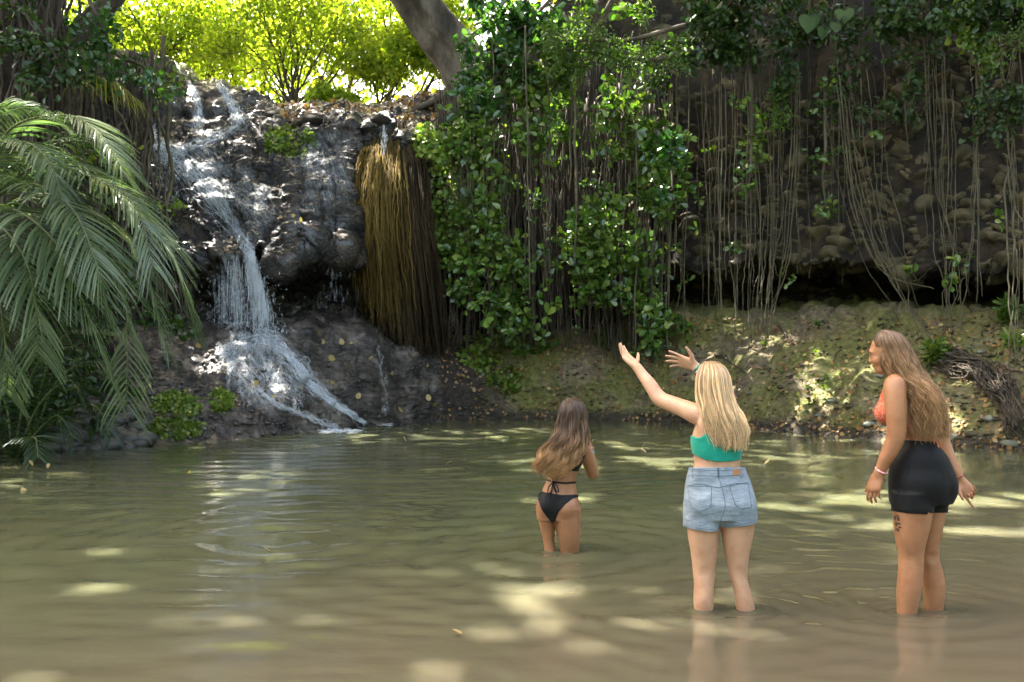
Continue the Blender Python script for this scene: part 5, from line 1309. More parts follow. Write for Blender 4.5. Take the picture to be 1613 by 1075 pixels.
def hair_mat(name):
    m, nt, out = new_mat(name)
    a = nt.nodes.new('ShaderNodeAttribute'); a.attribute_name = 'tint'
    g = nt.nodes.new('ShaderNodeNewGeometry')
    c = mixc(nt, 1., a.outputs['Color'], ramp(nt, g.outputs['Random Per Island'], [(0, grey(.55)), (.5, grey(.95)), (1, grey(1.35))]), 'MULTIPLY')
    b = nd(nt, 'ShaderNodeBsdfPrincipled', Roughness=.38); b.inputs['Specular IOR Level'].default_value = .35; nt.links.new(c, b.inputs['Base Color'])
    nt.links.new(b.outputs[0], out.inputs[0]); return m
M_HAIR = hair_mat('hair')
def build_body(S, name, mat, parent, h=.0048, it=2):
    lo, hi = S.bounds(); D, ax = S.grid(lo, hi, h); V, Q = nets(D, ax); V = relax(V, Q, it)
    o = obj(name, V, Q, mat, parent); return o
def pxsd(X, Y, Z, poly):
    return poly_sd(CX + X / Y * F, HZ - (Z - CH) / Y * F, poly) * (Y / F)
def garment(S, name, poly, thick, mat, parent, h=.0038, extra=None, ylim=None, cut=None, inner=None):
    """cloth: the body's surface pushed out by thick, kept inside an outline given in photograph pixels"""
    P = np.array(poly, float); Y0 = np.mean([(p[1][1] + p[2][1]) / 2 for p in S.p])
    lo, hi = S.bounds(.03); m = Y0 / F
    x0, x1 = (P[:, 0].min() - CX) * m, (P[:, 0].max() - CX) * m; z0, z1 = CH - (P[:, 1].max() - HZ) * m, CH - (P[:, 1].min() - HZ) * m
    lo = np.maximum(lo, [x0 - .06, -9, z0 - .06]); hi = np.minimum(hi, [x1 + .06, 99, z1 + .06])
    D, ax = S.grid(lo, hi, h); D = D - thick
    if extra is not None:
        D2, _ = extra.grid(lo, hi, h); k = .02; hh = np.maximum(k - np.abs(D - D2), 0) / k; D = np.minimum(D, D2) - hh * hh * k / 4
    X, Y, Z = ax[0][:, None, None], ax[1][None, :, None], ax[2][None, None, :]
    near_ = np.broadcast_to((D < .03), D.shape)
    R_ = np.full(D.shape, .05, np.float32); I = np.argwhere(near_)
    R_[near_] = pxsd(ax[0][I[:, 0]], ax[1][I[:, 1]], ax[2][I[:, 2]], P)
    D = np.maximum(D, R_)
    if ylim is not None: D = np.maximum(D, Y - ylim)
    V, Q = nets(D, ax); V = relax(V, Q, 1, .4)
    return obj(name, V, Q, mat, parent)
def ray_on(o):
    me = o.data; bv = BVHTree.FromPolygons([v.co[:] for v in me.vertices], [p_.vertices[:] for p_ in me.polygons])
    def f(px, py, off=0.):
        dv = Vector(((px - CX) / F, 1, (HZ - py) / F)).normalized(); l, n, i, d_ = bv.ray_cast(CAM0, dv, 30)
        return None if l is None else np.array(l) - np.array(dv) * off
    return f
CAM0 = Vector((0, 0, CH))
def line_on(f, pts, r, mb, off=.001, n=30, c=None):
    P = [q for q in (f(x, y, off) for x, y in spline(np.array(pts, float), n)) if q is not None]
    if len(P) > 2: tube(mb, np.array(P), r, 4, c=c)
def hair_fall(rows, Y0, parent, nstr, col0, col1, seed=0, wave=.0, wavelen=.09, thick=(.0012, .0024), ragged=.16, phis=(-1.45, 1.45), layers=(.80, 1.0), clump=22, pullw=.8, shellc=.93, mixp=(.25, .7), fly=.004):
    """hair lying on a row of half ellipses: rows (xL, yL, xR, yR, half depth, depth offset) from crown to ends"""
    g = np.random.default_rng(seed); A = np.array(rows, float); m = MB(); n = 34
    K = spline(A, n); t = np.linspace(0, 1, n)
    def place(s, ph, lay, K=K):
        cx, cy = (K[:, 0] + K[:, 2]) / 2, (K[:, 1] + K[:, 3]) / 2; hx, hy = (K[:, 2] - K[:, 0]) / 2, (K[:, 3] - K[:, 1]) / 2
        sx = np.sin(ph) * lay; px, py = cx + hx * sx, cy + hy * sx; Y = Y0 + K[:, 5] - np.cos(ph) * K[:, 4] * lay
        sc = Y / Y0
        return np.stack([(px - CX) / F * Y0, Y, CH - (py - HZ) / F * Y0], 1)
    cl = g.uniform(phis[0], phis[1], clump * 3)
    c0, c1 = np.array(col0), np.array(col1)
    for k in range(nstr):
        ph = g.uniform(*phis); c_ = cl[np.argmin(np.abs(cl - ph))]
        pull = pullw * np.clip((t - .3) / .7, 0, 1) ** 1.3
        phv = ph * (1 - pull) + c_ * pull + g.normal(0, .05) * t
        lay = g.uniform(*layers) * (1 + .05 * np.sin(c_ * 9) * t); lay = lay * (1 - .02 * g.uniform())
        P = place(None, phv, lay)
        P = P + g.normal(0, 1, 3) * fly * (t ** 2)[:, None] * 3
        if wave:
            s_ = np.concatenate([[0], np.cumsum(np.linalg.norm(np.diff(P, axis=0), axis=1))])
            q_ = s_ / wavelen * 6.283 + c_ * 7 + g.normal(0, .35)
            P = P + wave * np.clip(t * 1.6 - .2, 0, 1)[:, None] * np.stack([np.sin(q_), .6 * np.cos(q_ * 1.1), .15 * np.sin(q_ * .7)], 1)
        cut = n - int(abs(g.normal(0, ragged)) * n) if g.uniform() < .95 else n
        cut = max(8, min(n, cut)); st_ = 0 if g.uniform() < .6 else int(g.integers(0, 6)); P = P[st_:cut]; tt = t[st_:cut]
        if len(P) < 4: continue
        f_ = np.clip((tt - mixp[0] + g.normal(0, .10)) / (mixp[1] - mixp[0]), 0, 1)[:, None]
        cc = (c0 * (1 - f_) + c1 * f_) * g.uniform(.85, 1.15) * (1 + .38 * math.sin(c_ * 23.) * (.35 + .65 * f_))
        rr = g.uniform(*thick) * np.clip(np.linspace(1.3, .35, len(P)), .3, 1)
        tube(m, P, rr, 3, c=cc, caps=False)
    # inner body of the hair
    V, C = [], []; na = 26; aa = np.linspace(0, 2 * np.pi, na, endpoint=False); nk = int(n * .76)
    for i in range(na):
        P = place(None, np.full(n, aa[i]), shellc * (1 - .25 * np.clip((t - .55) / .45, 0, 1)))[:nk]; V.append(P); C.append(c0 * (1 - np.clip((t[:nk] - mixp[0]) / (mixp[1] - mixp[0]), 0, 1)[:, None]) * .8 + c1 * .8 * np.clip((t[:nk] - mixp[0]) / (mixp[1] - mixp[0]), 0, 1)[:, None])
    V = np.stack(V, 1); C = np.stack(C, 1)
    lump = fbm(V.reshape(-1, 3) * np.array([70, 70, 8.]), 2, s=seed); V = V.reshape(-1, 3); V = V + .003 * lump[:, None]
    i_ = np.arange(nk - 1)[:, None] * na; j_ = np.arange(na)[None]; k_ = (j_ + 1) % na
    top_ = V[:na].mean(0) + [0, 0, .002]; V = np.concatenate([V, top_[None]]); jj = np.arange(na)
    m.add(V, np.stack([i_ + j_, i_ + na + j_, i_ + na + k_, i_ + k_], -1).reshape(-1, 4), np.stack([(jj + 1) % na, np.full(na, len(V) - 1), jj], 1)); m.C.append(np.concatenate([C.reshape(-1, 3), C[0, :1]]))
    return m.build('hair', M_HAIR, parent)
def eyes(g_, M, parent, sc=1.):
    for x in (-1, 1):
        m = MB(); c = g_(x * .031, .0705, .003)
        import bmesh
        b = bmesh.new(); bmesh.ops.create_uvsphere(b, u_segments=14, v_segments=10, radius=.0115 * sc); V = np.array([v.co[:] for v in b.verts]); T = [[v.index for v in f.verts] for f in b.faces]; b.free()
        m.add(V + c, [q for q in T if len(q) == 4], [q for q in T if len(q) == 3]); o = m.build('eye', M_EYE, parent)
        i = MB(); d = M[1]; tube(i, [c + d * .0100 * sc, c + d * .0119 * sc], .0052 * sc, 12); i.build('iris', M_IRIS, o)
M_EYE = cloth_mat('eye_white', (.75, .73, .70), rough=.2, sheen=0); M_IRIS = cloth_mat('eye_iris', (.05, .07, .06), rough=.2, sheen=0)
def band(c, d, r, w, mat, parent, name='bracelet', squash=1., seed=0, cols=None):
    m = MB(); d = norm(np.array(d, float)); u = norm(np.cross(d, [.3, .5, .8])); v = np.cross(d, u); a = np.linspace(0, 2 * np.pi, 29)
    P = np.array(c) + r * (np.cos(a)[:, None] * u + np.sin(a)[:, None] * v * squash) + d * .004 * np.sin(a * 1 + seed)[:, None]
    tube(m, P, w, 6, caps=False, c=None if cols is None else np.array([cols[(i // 2) % len(cols)] for i in range(29)]))
    return m.build(name, mat, parent)
def bead_mat():
    m, nt, out = new_mat('bead_colours'); a = nt.nodes.new('ShaderNodeAttribute'); a.attribute_name = 'tint'
    b = nd(nt, 'ShaderNodeBsdfPrincipled', Roughness=.4); nt.links.new(a.outputs['Color'], b.inputs['Base Color']); nt.links.new(b.outputs[0], out.inputs[0]); return m
M_BEAD = bead_mat()

# ---------------------------------------------------------------- the blonde woman with outstretched arms
Y2 = 5.32; A2 = lambda x, y, d=0: at(x, y, Y2 + d)
w2 = empty('person', (A2(1140, 960)[0], Y2, 0)); tag(w2, 'blonde woman in teal crop top and denim shorts, arms raised towards the fall', 'person', 'women wading in the pool')
M_SKIN2 = skin_mat('fair_skin', (.52, .30, .185))
T2 = Sdf()      # torso and legs (what the clothes follow)
T2.loft([(640, 1112, 1150, .055), (652, 1103, 1160, .072, .0), (668, 1097, 1168, .090), (690, 1090, 1168, .100, -.002), (712, 1092, 1166, .096, -.002), (728, 1094, 1165, .092), (738, 1092, 1167, .093), (752, 1087, 1174, .102), (770, 1084, 1180, .110), (792, 1083, 1184, .112), (812, 1085, 1183, .100)], Y2, .02)
T2.loft([(785, 1084, 1131, .085), (815, 1083, 1133, .090, -.01), (840, 1083, 1131, .086, -.008), (870, 1088, 1130, .074), (892, 1091, 1127, .062, .004), (906, 1092, 1127, .058, .004), (920, 1093, 1124, .056, -.006), (940, 1092, 1123, .060, -.012), (962, 1093, 1122, .054, -.010), (1000, 1097, 1117, .040), (1030, 1099, 1116, .036)], Y2, .025)
T2.loft([(785, 1136, 1184, .085), (815, 1134, 1187, .090, -.01), (840, 1136, 1186, .086, -.008), (870, 1141, 1180, .074), (892, 1147, 1178, .062, .004), (906, 1149, 1177, .058, .004), (920, 1153, 1179, .056, -.006), (940, 1157, 1184, .060, -.012), (962, 1160, 1188, .054, -.010), (1000, 1166, 1186, .040), (1030, 1168, 1185, .036)], Y2, .025)
for x in (1109, 1160): T2.ell(A2(x, 795, -.052), (.082, .078, .088), k=.03)
for x in (1112, 1152): T2.ell(A2(x, 672, -.055), (.045, .03, .06), k=.03)      # shoulder blades
S2 = Sdf(); S2.p = list(T2.p)
S2.cone(A2(1130, 716, -.112), A2(1130, 745, -.115), .006, .008, .02); f_, a_, b_, k_, s_ = S2.p.pop(); S2.p.append((f_, a_, b_, .03, -1))    # furrow of the spine
for x0_, x1_ in ((1097, 1122), (1152, 1175)): S2.ell(A2((x0_ + x1_) / 2, 907, -.066), (.034, .008, .004), k=.006, sign=-1)
for x in (1109, 1164): S2.ell(A2(x, 903, -.066), (.030, .010, .022), k=.02, sign=-1)      # backs of the knees
S2.chain([(A2(1110, 655, .0), .052), (A2(1096, 652, .02), .050), (A2(1080, 645, .06), .044), (A2(1060, 637, .11), .040), (A2(1042, 630, .16), .037), (A2(1034, 622, .18), .0345), (A2(1024, 606, .21), .032), (A2(1013, 592, .25), .026), (A2(1006, 582, .27), .0215), (A2(1002, 577, .285), .021)], .014)
S2.chain([(A2(1152, 659, .0), .050), (A2(1159, 661, .03), .048), (A2(1158, 655, .10), .043), (A2(1150, 646, .2), .039), (A2(1141, 634, .28), .036), (A2(1130, 616, .34), .034), (A2(1114, 598, .39), .028), (A2(1100, 582, .42), .0225), (A2(1096, 578, .43), .0215)], .014)
S2.cone(A2(1131, 630, .0), A2(1131, 655, .0), .052, .06, .03)
hg2, HM2 = head(S2, A2(1124, 607, .01), (-.28, .95, .03), sc=.97)
wl = A2(1001, 576, .29); hand(S2, wl, A2(981, 557, .36) - wl, (.55, -.62, .55), (.12, .22, .32, .5), 1., .16, (.95, .15), side=1)
wr = A2(1095, 577, .43); hand(S2, wr, A2(1064, 566, .46) - wr, (-.25, -.75, -.55), (.15, .22, .22, .3), 1., .22, (1.15, .0), side=1)
foot(S2, A2(1107, 1030), (-.1, 1)); foot(S2, A2(1176, 1030), (.1, 1))
b2 = build_body(S2, 'body', M_SKIN2, w2); eyes(hg2, HM2, w2, .97)
M_TEAL = cloth_mat('teal_ribbed_cloth', (.004, .235, .165), (.008, .29, .205), .8, 20)
garment(T2, 'crop_top', [(1084, 682), (1092, 688), (1102, 690), (1112, 684), (1113, 640), (1119, 640), (1122, 684), (1138, 694), (1144, 640), (1150, 640), (1151, 694), (1175, 694), (1172, 724), (1150, 727.5), (1132, 728), (1112, 725), (1094, 717), (1084, 710)], .007, M_TEAL, w2)
def denim_mat():
    m, nt, out = new_mat('washed_denim'); v = pos(nt)
    c = ramp(nt, noise(nt, v, 7, 5, .6), [(.3, (.12, .16, .20)), (.55, (.22, .27, .32)), (.75, (.34, .39, .43))])
    wv = nd(nt, 'ShaderNodeTexWave', Scale=170., Distortion=1.2, Detail=2.); nt.links.new(pos(nt, (1, 1, .55)), wv.inputs['Vector'])
    c = mixc(nt, .22, c, wv.outputs['Color'], 'SOFT_LIGHT')
    b = nd(nt, 'ShaderNodeBsdfPrincipled', Roughness=.9); nt.links.new(c, b.inputs['Base Color'])
    f1 = bump(nt, noise(nt, pos(nt, (.7, .7, 1.7)), 13, 4, .55), .8, .02)
    nt.links.new(bump(nt, noise(nt, v, 240, 3, .7), .4, .002, f1), b.inputs['Normal']); nt.links.new(b.outputs[0], out.inputs[0]); return m
M_DENIM = denim_mat(); M_SEAM = cloth_mat('denim_seam', (.045, .075, .12), (.10, .14, .2))
X2 = Sdf()
X2.loft([(730, 1087, 1171, .100), (745, 1084, 1176, .106), (765, 1080, 1183, .118, -.004), (792, 1078, 1188, .128, -.012), (815, 1078, 1188, .115, -.012)], Y2, .02)
X2.loft([(795, 1078, 1133, .100, -.01), (820, 1076, 1134, .108, -.012), (850, 1074, 1134, .110, -.012)], Y2, .02); X2.loft([(795, 1136, 1188, .100, -.01), (820, 1135, 1190, .108, -.012), (850, 1134, 1192, .110, -.012)], Y2, .02)
shorts = garment(T2, 'denim_shorts', [(1070, 736.5), (1200, 736.5), (1200, 790), (1195, 824), (1178, 829), (1155, 831), (1137, 832), (1133.5, 827), (1131, 838), (1112, 838), (1090, 834), (1070, 827)], .010, M_DENIM, w2, extra=X2)
fs = ray_on(shorts)
sm = MB()
for P_ in ([(1088, 747.5), (1110, 749.5), (1131, 750), (1152, 749.5), (1173, 747.5)], [(1131, 750), (1136, 765), (1141, 785), (1142, 800), (1137, 815), (1133, 826)], [(1084, 765), (1105, 763), (1131, 768), (1158, 762), (1180, 763)],
           [(1076, 825.5), (1100, 832), (1128, 835)], [(1138, 829), (1160, 828), (1187, 822)]): line_on(fs, P_, .0016, sm, .0005, 40)
sm.build('seams', M_SEAM, shorts)
for pk in ([(1083, 766), (1121, 766), (1119.5, 799), (1103, 807.5), (1088, 798)], [(1149, 766), (1178, 760), (1184, 800), (1166, 801), (1158, 795)]):
    pk_m = MB()
    for u_, v_ in zip(pk, pk[1:] + pk[:1]): line_on(fs, [u_, ((u_[0] + v_[0]) / 2, (u_[1] + v_[1]) / 2), v_], .0017, pk_m, .0006, 16)
    pk_m.build('pocket', M_SEAM, shorts)
wb = MB(); line_on(fs, [(1087, 738), (1110, 740), (1131, 740.5), (1152, 740), (1172, 738)], .0022, wb, .0, 40); wb.build('waistband_edge', M_DENIM, shorts)
for x in (1090, 1131, 1168):
    lp = MB(); line_on(fs, [(x, 737.5), (x + .3, 744), (x + .5, 752)], .0042, lp, .0035, 8); lp.build('belt_loop', M_SEAM if x == 1131 else M_DENIM, shorts)
M_TAN = cloth_mat('tan_leather', (.42, .20, .08), (.5, .27, .13), .6, 25)
lp = MB()
for y in np.arange(739.5, 748.5, 1.1): line_on(fs, [(1154.5, y), (1160, y), (1166, y - .3)], .0030, lp, .0015, 12)
lp.build('leather_patch', M_TAN, shorts)
hair_fall([(1112, 569.5, 1128, 569.5, .012, .05), (1103, 576, 1141, 576, .065, .02), (1096, 590, 1149, 590, .098, .005), (1094, 608, 1152, 608, .110, .0), (1095, 626, 1156, 626, .108, -.01), (1098, 642, 1161, 642, .100, -.03), (1101, 658, 1168, 658, .082, -.055), (1107, 674, 1173, 677, .062, -.07), (1113, 688, 1171, 691, .045, -.078), (1118, 700, 1166, 703, .035, -.08)],
          Y2, w2, 3200, (.29, .18, .09), (.74, .52, .29), seed=2, wave=.006, wavelen=.2, mixp=(.02, .38), ragged=.17, clump=11, fly=.004)
bc = wr - norm(wr - S2.p[0][1] * 0 - A2(1114, 598, .39)) * .03; dr = norm(A2(1114, 598, .39) - wr)
for i, (o_, w_, cols) in enumerate([(.022, .0062, [(.0, .25, .2), (.0, .3, .22), (.02, .1, .1)]), (.034, .005, [(.6, .05, .05), (.05, .05, .06), (.7, .65, .6)]), (.045, .0055, [(.02, .02, .03), (.45, .04, .06), (.05, .05, .1)]), (.056, .004, [(.7, .2, .25), (.7, .7, .65), (.1, .15, .3)])]):
    band(wr + dr * o_, dr, .029 + .001 * i, w_, M_BEAD, w2, cols=cols, seed=i)

# ---------------------------------------------------------------- the long haired woman on the right
Y3 = 5.28; A3 = lambda x, y, d=0: at(x, y, Y3 + d)
w3 = empty('person', (A3(1445, 963)[0], Y3, 0)); tag(w3, 'woman in black cycling shorts with long wavy light brown hair, looking down leftwards', 'person', 'women wading in the pool')
M_SKIN3 = skin_mat('tanned_skin', (.37, .175, .085))
T3 = Sdf()
T3.loft([(590, 1406, 1432, .05, .02), (603, 1400, 1456, .085, .02), (622, 1394, 1466, .115, .03), (648, 1390, 1471, .118, .03), (668, 1400, 1474, .105, .02), (690, 1420, 1474, .095, .01), (702, 1419, 1477, .096, .005), (722, 1409, 1490, .118), (745, 1404, 1499, .128), (768, 1403, 1501, .128), (790, 1404, 1497, .115)], Y3, .02)
T3.loft([(775, 1403, 1458, .09, -.05), (800, 1402, 1461, .095, -.05), (825, 1404, 1459, .090, -.045), (850, 1407, 1453, .078, -.04), (868, 1411, 1450, .068, -.035), (882, 1412, 1450, .062, -.035), (900, 1411, 1448, .063, -.04), (925, 1408, 1445, .060, -.045), (948, 1408, 1441, .051, -.045), (966, 1409, 1438, .045, -.04), (1005, 1413, 1433, .037, -.03), (1045, 1415, 1431, .034, -.03)], Y3, .022)
T3.loft([(775, 1450, 1501, .09, .06), (800, 1450, 1497, .092, .06), (825, 1452, 1493, .086, .06), (850, 1453, 1488, .076, .06), (868, 1453, 1486, .066, .06), (882, 1454, 1486, .060, .06), (900, 1457, 1491, .060, .06), (925, 1461, 1495, .058, .055), (948, 1463, 1494, .051, .055), (966, 1464, 1492, .044, .055), (1005, 1468, 1488, .037, .06), (1045, 1470, 1486, .034, .06)], Y3, .022)
T3.ell(A3(1452, 764, -.055), (.110, .090, .095), k=.03); T3.ell(A3(1487, 766, .0), (.058, .09, .09), k=.02)
T3.ell(A3(1396, 650, .02), (.056, .06, .056), k=.02); T3.ell(A3(1400, 649, .13), (.05, .06, .054), k=.02)
S3 = Sdf(); S3.p = list(T3.p)
S3.chain([(A3(1418, 606, -.06), .055), (A3(1410, 608, -.085), .054), (A3(1410, 630, -.10), .054), (A3(1412, 660, -.11), .049), (A3(1411, 688, -.105), .0445), (A3(1403, 708, -.09), .040), (A3(1394, 726, -.075), .032), (A3(1387, 742, -.06), .0255), (A3(1384, 748, -.055), .0245)], .010)
S3.chain([(A3(1452, 610, .10), .05), (A3(1466, 625, .16), .046), (A3(1477, 660, .20), .042), (A3(1483, 692, .20), .040), (A3(1494, 720, .17), .034), (A3(1505, 742, .14), .027), (A3(1511, 756, .13), .0235)], .010)
S3.cone(A3(1408, 578, .02), A3(1424, 606, .01), .050, .062, .03)
hg3, HM3 = head(S3, A3(1397, 556, .01), (-.88, .42, -.20), up=(-.2, 0, 1), sc=.92)
wa = A3(1384, 748, -.055); hand(S3, wa, A3(1371, 790, -.06) - wa, (.75, .65, .1), (.38, .42, .45, .5), .95, .05, (.45, .35), side=-1)
wb_ = A3(1511, 756, .13); hand(S3, wb_, A3(1534, 786, .08) - wb_, (-.15, -.95, .1), (.04, .95, 1.05, 1.1), .97, .02, (.5, .55), side=1)
foot(S3, A3(1423, 1045, -.03), (-.6, .8)); foot(S3, A3(1478, 1045, .06), (-.6, .8))
for x, d_ in ((1431, -.105), (1470, -.005)): S3.ell(A3(x, 880, d_ - .0), (.030, .010, .02), k=.02, sign=-1)
b3 = build_body(S3, 'body', M_SKIN3, w3); eyes(hg3, HM3, w3, .95)
# eyebrow and lips of the face seen in profile
for x in (-1, 1):
    fb = MB(); tube(fb, [hg3(x * .016, .0925, .021), hg3(x * .030, .0905, .026), hg3(x * .046, .078, .021)], [.002, .0026, .001], 5)
    fb.build('eyebrow', M_DROOT if 'M_DROOT' in globals() else M_IRIS, w3)
M_BLACK = cloth_mat('black_stretch_cloth', (.003, .003, .0034), (.005, .005, .006), .6, 12, sheen=.04, fold=.15)
sh3 = garment(T3, 'cycling_shorts', [(1395, 730), (1410, 712), (1417, 693), (1476, 696), (1480, 704), (1500, 725), (1512, 760), (1510, 780), (1496, 808), (1466, 808.5), (1463, 806), (1461, 811), (1430, 809), (1397, 804), (1393, 780)], .007, M_BLACK, w3)
f3 = ray_on(sh3); sm = MB()
for P_ in ([(1414, 724), (1440, 722), (1470, 724), (1488, 723)], [(1433, 724), (1431, 750), (1428, 775), (1416, 798)], [(1474, 724), (1485, 745), (1484, 768), (1472, 788), (1464, 806)], [(1402, 799), (1430, 804), (1458, 806)], [(1466, 804), (1493, 803)], [(1419, 698), (1445, 699), (1475, 700)]): line_on(f3, P_, .0014, sm, .0002, 40)
sm.build('seams', M_BLACK, sh3)
def pattern_mat():
    m, nt, out = new_mat('patterned_bikini_cloth'); v = pos(nt)
    w_ = nt.nodes.new('ShaderNodeTexVoronoi'); w_.inputs['Scale'].default_value = 75; nt.links.new(v, w_.inputs['Vector'])
    c = ramp(nt, w_.outputs['Distance'], [(.12, (.06, .07, .16)), (.25, (.75, .4, .3)), (.36, (.62, .13, .05)), (.6, (.5, .1, .05))])
    b = nd(nt, 'ShaderNodeBsdfPrincipled', Roughness=.75); nt.links.new(c, b.inputs['Base Color']); nt.links.new(b.outputs[0], out.inputs[0]); return m
M_PAT = pattern_mat()
garment(T3, 'bikini_top', [(1372, 640), (1384, 630), (1391, 612), (1396, 612), (1399, 634), (1402, 668), (1470, 672), (1480, 672), (1480, 676), (1400, 675), (1386, 672), (1374, 662)], .006, M_PAT, w3)
ts = MB()
for P_ in ([A3(1473, 672, -.10), A3(1475, 684, -.105), A3(1476, 697, -.11), A3(1479, 706, -.125)], [A3(1474, 672, -.10), A3(1479, 676, -.12), A3(1481, 682, -.11), A3(1476, 676, -.1)], [A3(1472, 674, -.10), A3(1470, 686, -.11), A3(1472, 700, -.12)]): tube(ts, spline(P_, 14), .0028, 5)
ts.build('tie_string', M_PAT, w3)
hair_fall([(1389, 520.5, 1404, 520.5, .012, .01), (1381, 526, 1418, 526, .058, .01), (1376, 538, 1428, 538, .092, .01), (1380, 553, 1436, 553, .102, .01), (1385, 572, 1443, 572, .110, .0), (1393, 590, 1452, 590, .112, -.01), (1412, 608, 1461, 608, .105, -.045), (1423, 626, 1469, 626, .085, -.075), (1428, 648, 1474, 648, .065, -.085), (1430, 668, 1478, 668, .05, -.085), (1432, 684, 1481, 686, .04, -.085)],
          Y3, w3, 3200, (.16, .095, .055), (.44, .255, .12), seed=3, wave=.011, wavelen=.095, mixp=(.15, .7), ragged=.18, clump=12, fly=.006, pullw=.93, phis=(-1.5, 1.6))
band(A3(1388.5, 741, -.062), A3(1384, 748, -.055) - A3(1394, 726, -.075), .031, .0045, M_BEAD, w3, cols=[(.75, .25, .28), (.85, .5, .5)])
band(A3(1509.5, 752, .132), A3(1511, 756, .13) - A3(1505, 742, .14), .0275, .0035, M_BEAD, w3, cols=[(.35, .02, .03), (.2, .02, .03)])
fbd = ray_on(b3); tt_ = MB()
def petal(x, y, a, L, w_):
    c, s = math.cos(a), math.sin(a); q_ = [(0, 0), (.35, -w_), (.7, -w_ * .7), (1, 0), (.7, w_ * .7), (.35, w_)]
    P = [fbd(x + L * (u_ * c - v_ * s), y + L * (u_ * s + v_ * c), .0012) for u_, v_ in q_]
    if all(p_ is not None for p_ in P): tt_.add(np.array(P), [[0, 1, 2, 3], [0, 3, 4, 5]])
for x, y, a, L, w_ in ((1409, 812, 1.4, 8, .3), (1413, 815, 1.0, 8, .28), (1406, 820, 2.0, 7, .3), (1411, 822, 1.3, 8, .3), (1414, 824, .5, 6, .3), (1408, 828, 2.3, 6, .3), (1410, 830, 1.6, 9, .25), (1412, 832, .9, 8, .28), (1415, 830, .4, 6, .3), (1408, 834, 2.0, 7, .25), (1411, 812, .4, 7, .3)): petal(x, y, a, L, w_)
line_on(fbd, [(1410, 810), (1411, 822), (1411, 838)], .0012, tt_, .0005)
tt_.build('tattoo', cloth_mat('tattoo_ink', (.06, .04, .035), rough=.5, sheen=0), b3)

# ---------------------------------------------------------------- the woman in the black bikini
Y1 = 6.92; A1 = lambda x, y, d=0: at(x, y, Y1 + d)
w1 = empty('person', (A1(885, 868)[0], Y1, 0)); tag(w1, 'woman in a black string bikini wading deepest, long hair swinging to the left', 'person', 'women wading in the pool')
M_SKIN1 = skin_mat('bronzed_skin', (.33, .155, .075))
T1 = Sdf()
T1.loft([(688, 888, 912, .05, .01), (697, 876, 922, .075, .01), (710, 872, 924, .092, .01), (728, 870, 917, .096), (745, 866, 909, .088), (758, 861, 907, .085), (770, 855, 908, .09), (784, 849, 911, .102), (800, 845, 914, .108), (818, 846, 913, .100)], Y1, .02)
T1.loft([(800, 872, 914, .095, -.02), (820, 873, 914, .095, -.02), (840, 877, 914, .086, -.015), (857, 880, 913, .072, -.01), (870, 882, 911, .062), (890, 884, 908, .056), (930, 888, 906, .05), (980, 890, 902, .036)], Y1, .02)
T1.loft([(800, 846, 876, .09, .02), (820, 848, 875, .088, .02), (838, 852, 874, .074, .02), (856, 856, 874, .060, .02), (870, 858, 876, .052, .01), (900, 860, 878, .048, .0), (980, 862, 874, .036)], Y1, .02)
T1.ell(A1(892, 800, -.045), (.082, .085, .088), k=.025); T1.ell(A1(859, 799, -.02), (.058, .08, .085), k=.02)
S1 = Sdf(); S1.p = list(T1.p)
S1.chain([(A1(910, 703, .0), .046), (A1(918, 706, .01), .046), (A1(925, 722, .04), .044), (A1(931, 738, .08), .041), (A1(934, 747, .11), .037), (A1(933, 738, .15), .036), (A1(930, 722, .19), .031), (A1(929, 709, .21), .0235), (A1(928, 705, .215), .0225)], .010)
S1.chain([(A1(884, 700, .02), .045), (A1(873, 701, .05), .045), (A1(866, 713, .12), .041), (A1(868, 730, .20), .037), (A1(878, 728, .26), .032), (A1(893, 715, .30), .024)], .010)
S1.cone(A1(899, 672, .02), A1(899, 700, .01), .050, .058, .03)
hg1, HM1 = head(S1, A1(902, 659, .03), (-.25, .93, -.15), sc=.92)
wr1 = A1(928, 705, .215); hand(S1, wr1, A1(922, 684, .20) - wr1, (-.8, .3, 0), (.5, .55, .6, .7), .92, .04, (.5, .3), side=1)
wl1 = A1(894, 714, .30); hand(S1, wl1, A1(914, 695, .30) - wl1, (.3, .7, .3), (.5, .55, .6, .7), .92, .04, (.5, .3), side=1)
S1.cone(A1(886, 742, -.098), A1(881, 768, -.100), .005, .006, .02); f_, a_, b_, k_, s_ = S1.p.pop(); S1.p.append((f_, a_, b_, .025, -1))
b1 = build_body(S1, 'body', M_SKIN1, w1); eyes(hg1, HM1, w1, .95)
bot = garment(T1, 'bikini_bottom', [(846, 771), (860, 776), (885, 780), (913, 779), (913, 783), (903, 785), (890, 795), (880, 806), (874, 822), (869, 824), (863, 817), (853, 803), (847, 786), (845, 777)], .0055, M_BLACK, w1)
top1 = garment(T1, 'bikini_top', [(866, 735), (890, 738.5), (907, 736), (914, 722), (922, 716), (922, 738), (912, 743), (890, 741.5), (866, 739)], .0055, M_BLACK, w1)
garment(T1, 'tie_string', [(855, 752), (872, 758), (890, 760), (912, 758), (912, 761.2), (890, 763), (872, 761), (855, 755.5)], .005, M_BLACK, w1)
ff = ray_on(b1); bw = MB(); c_ = ff(871, 760, .012)
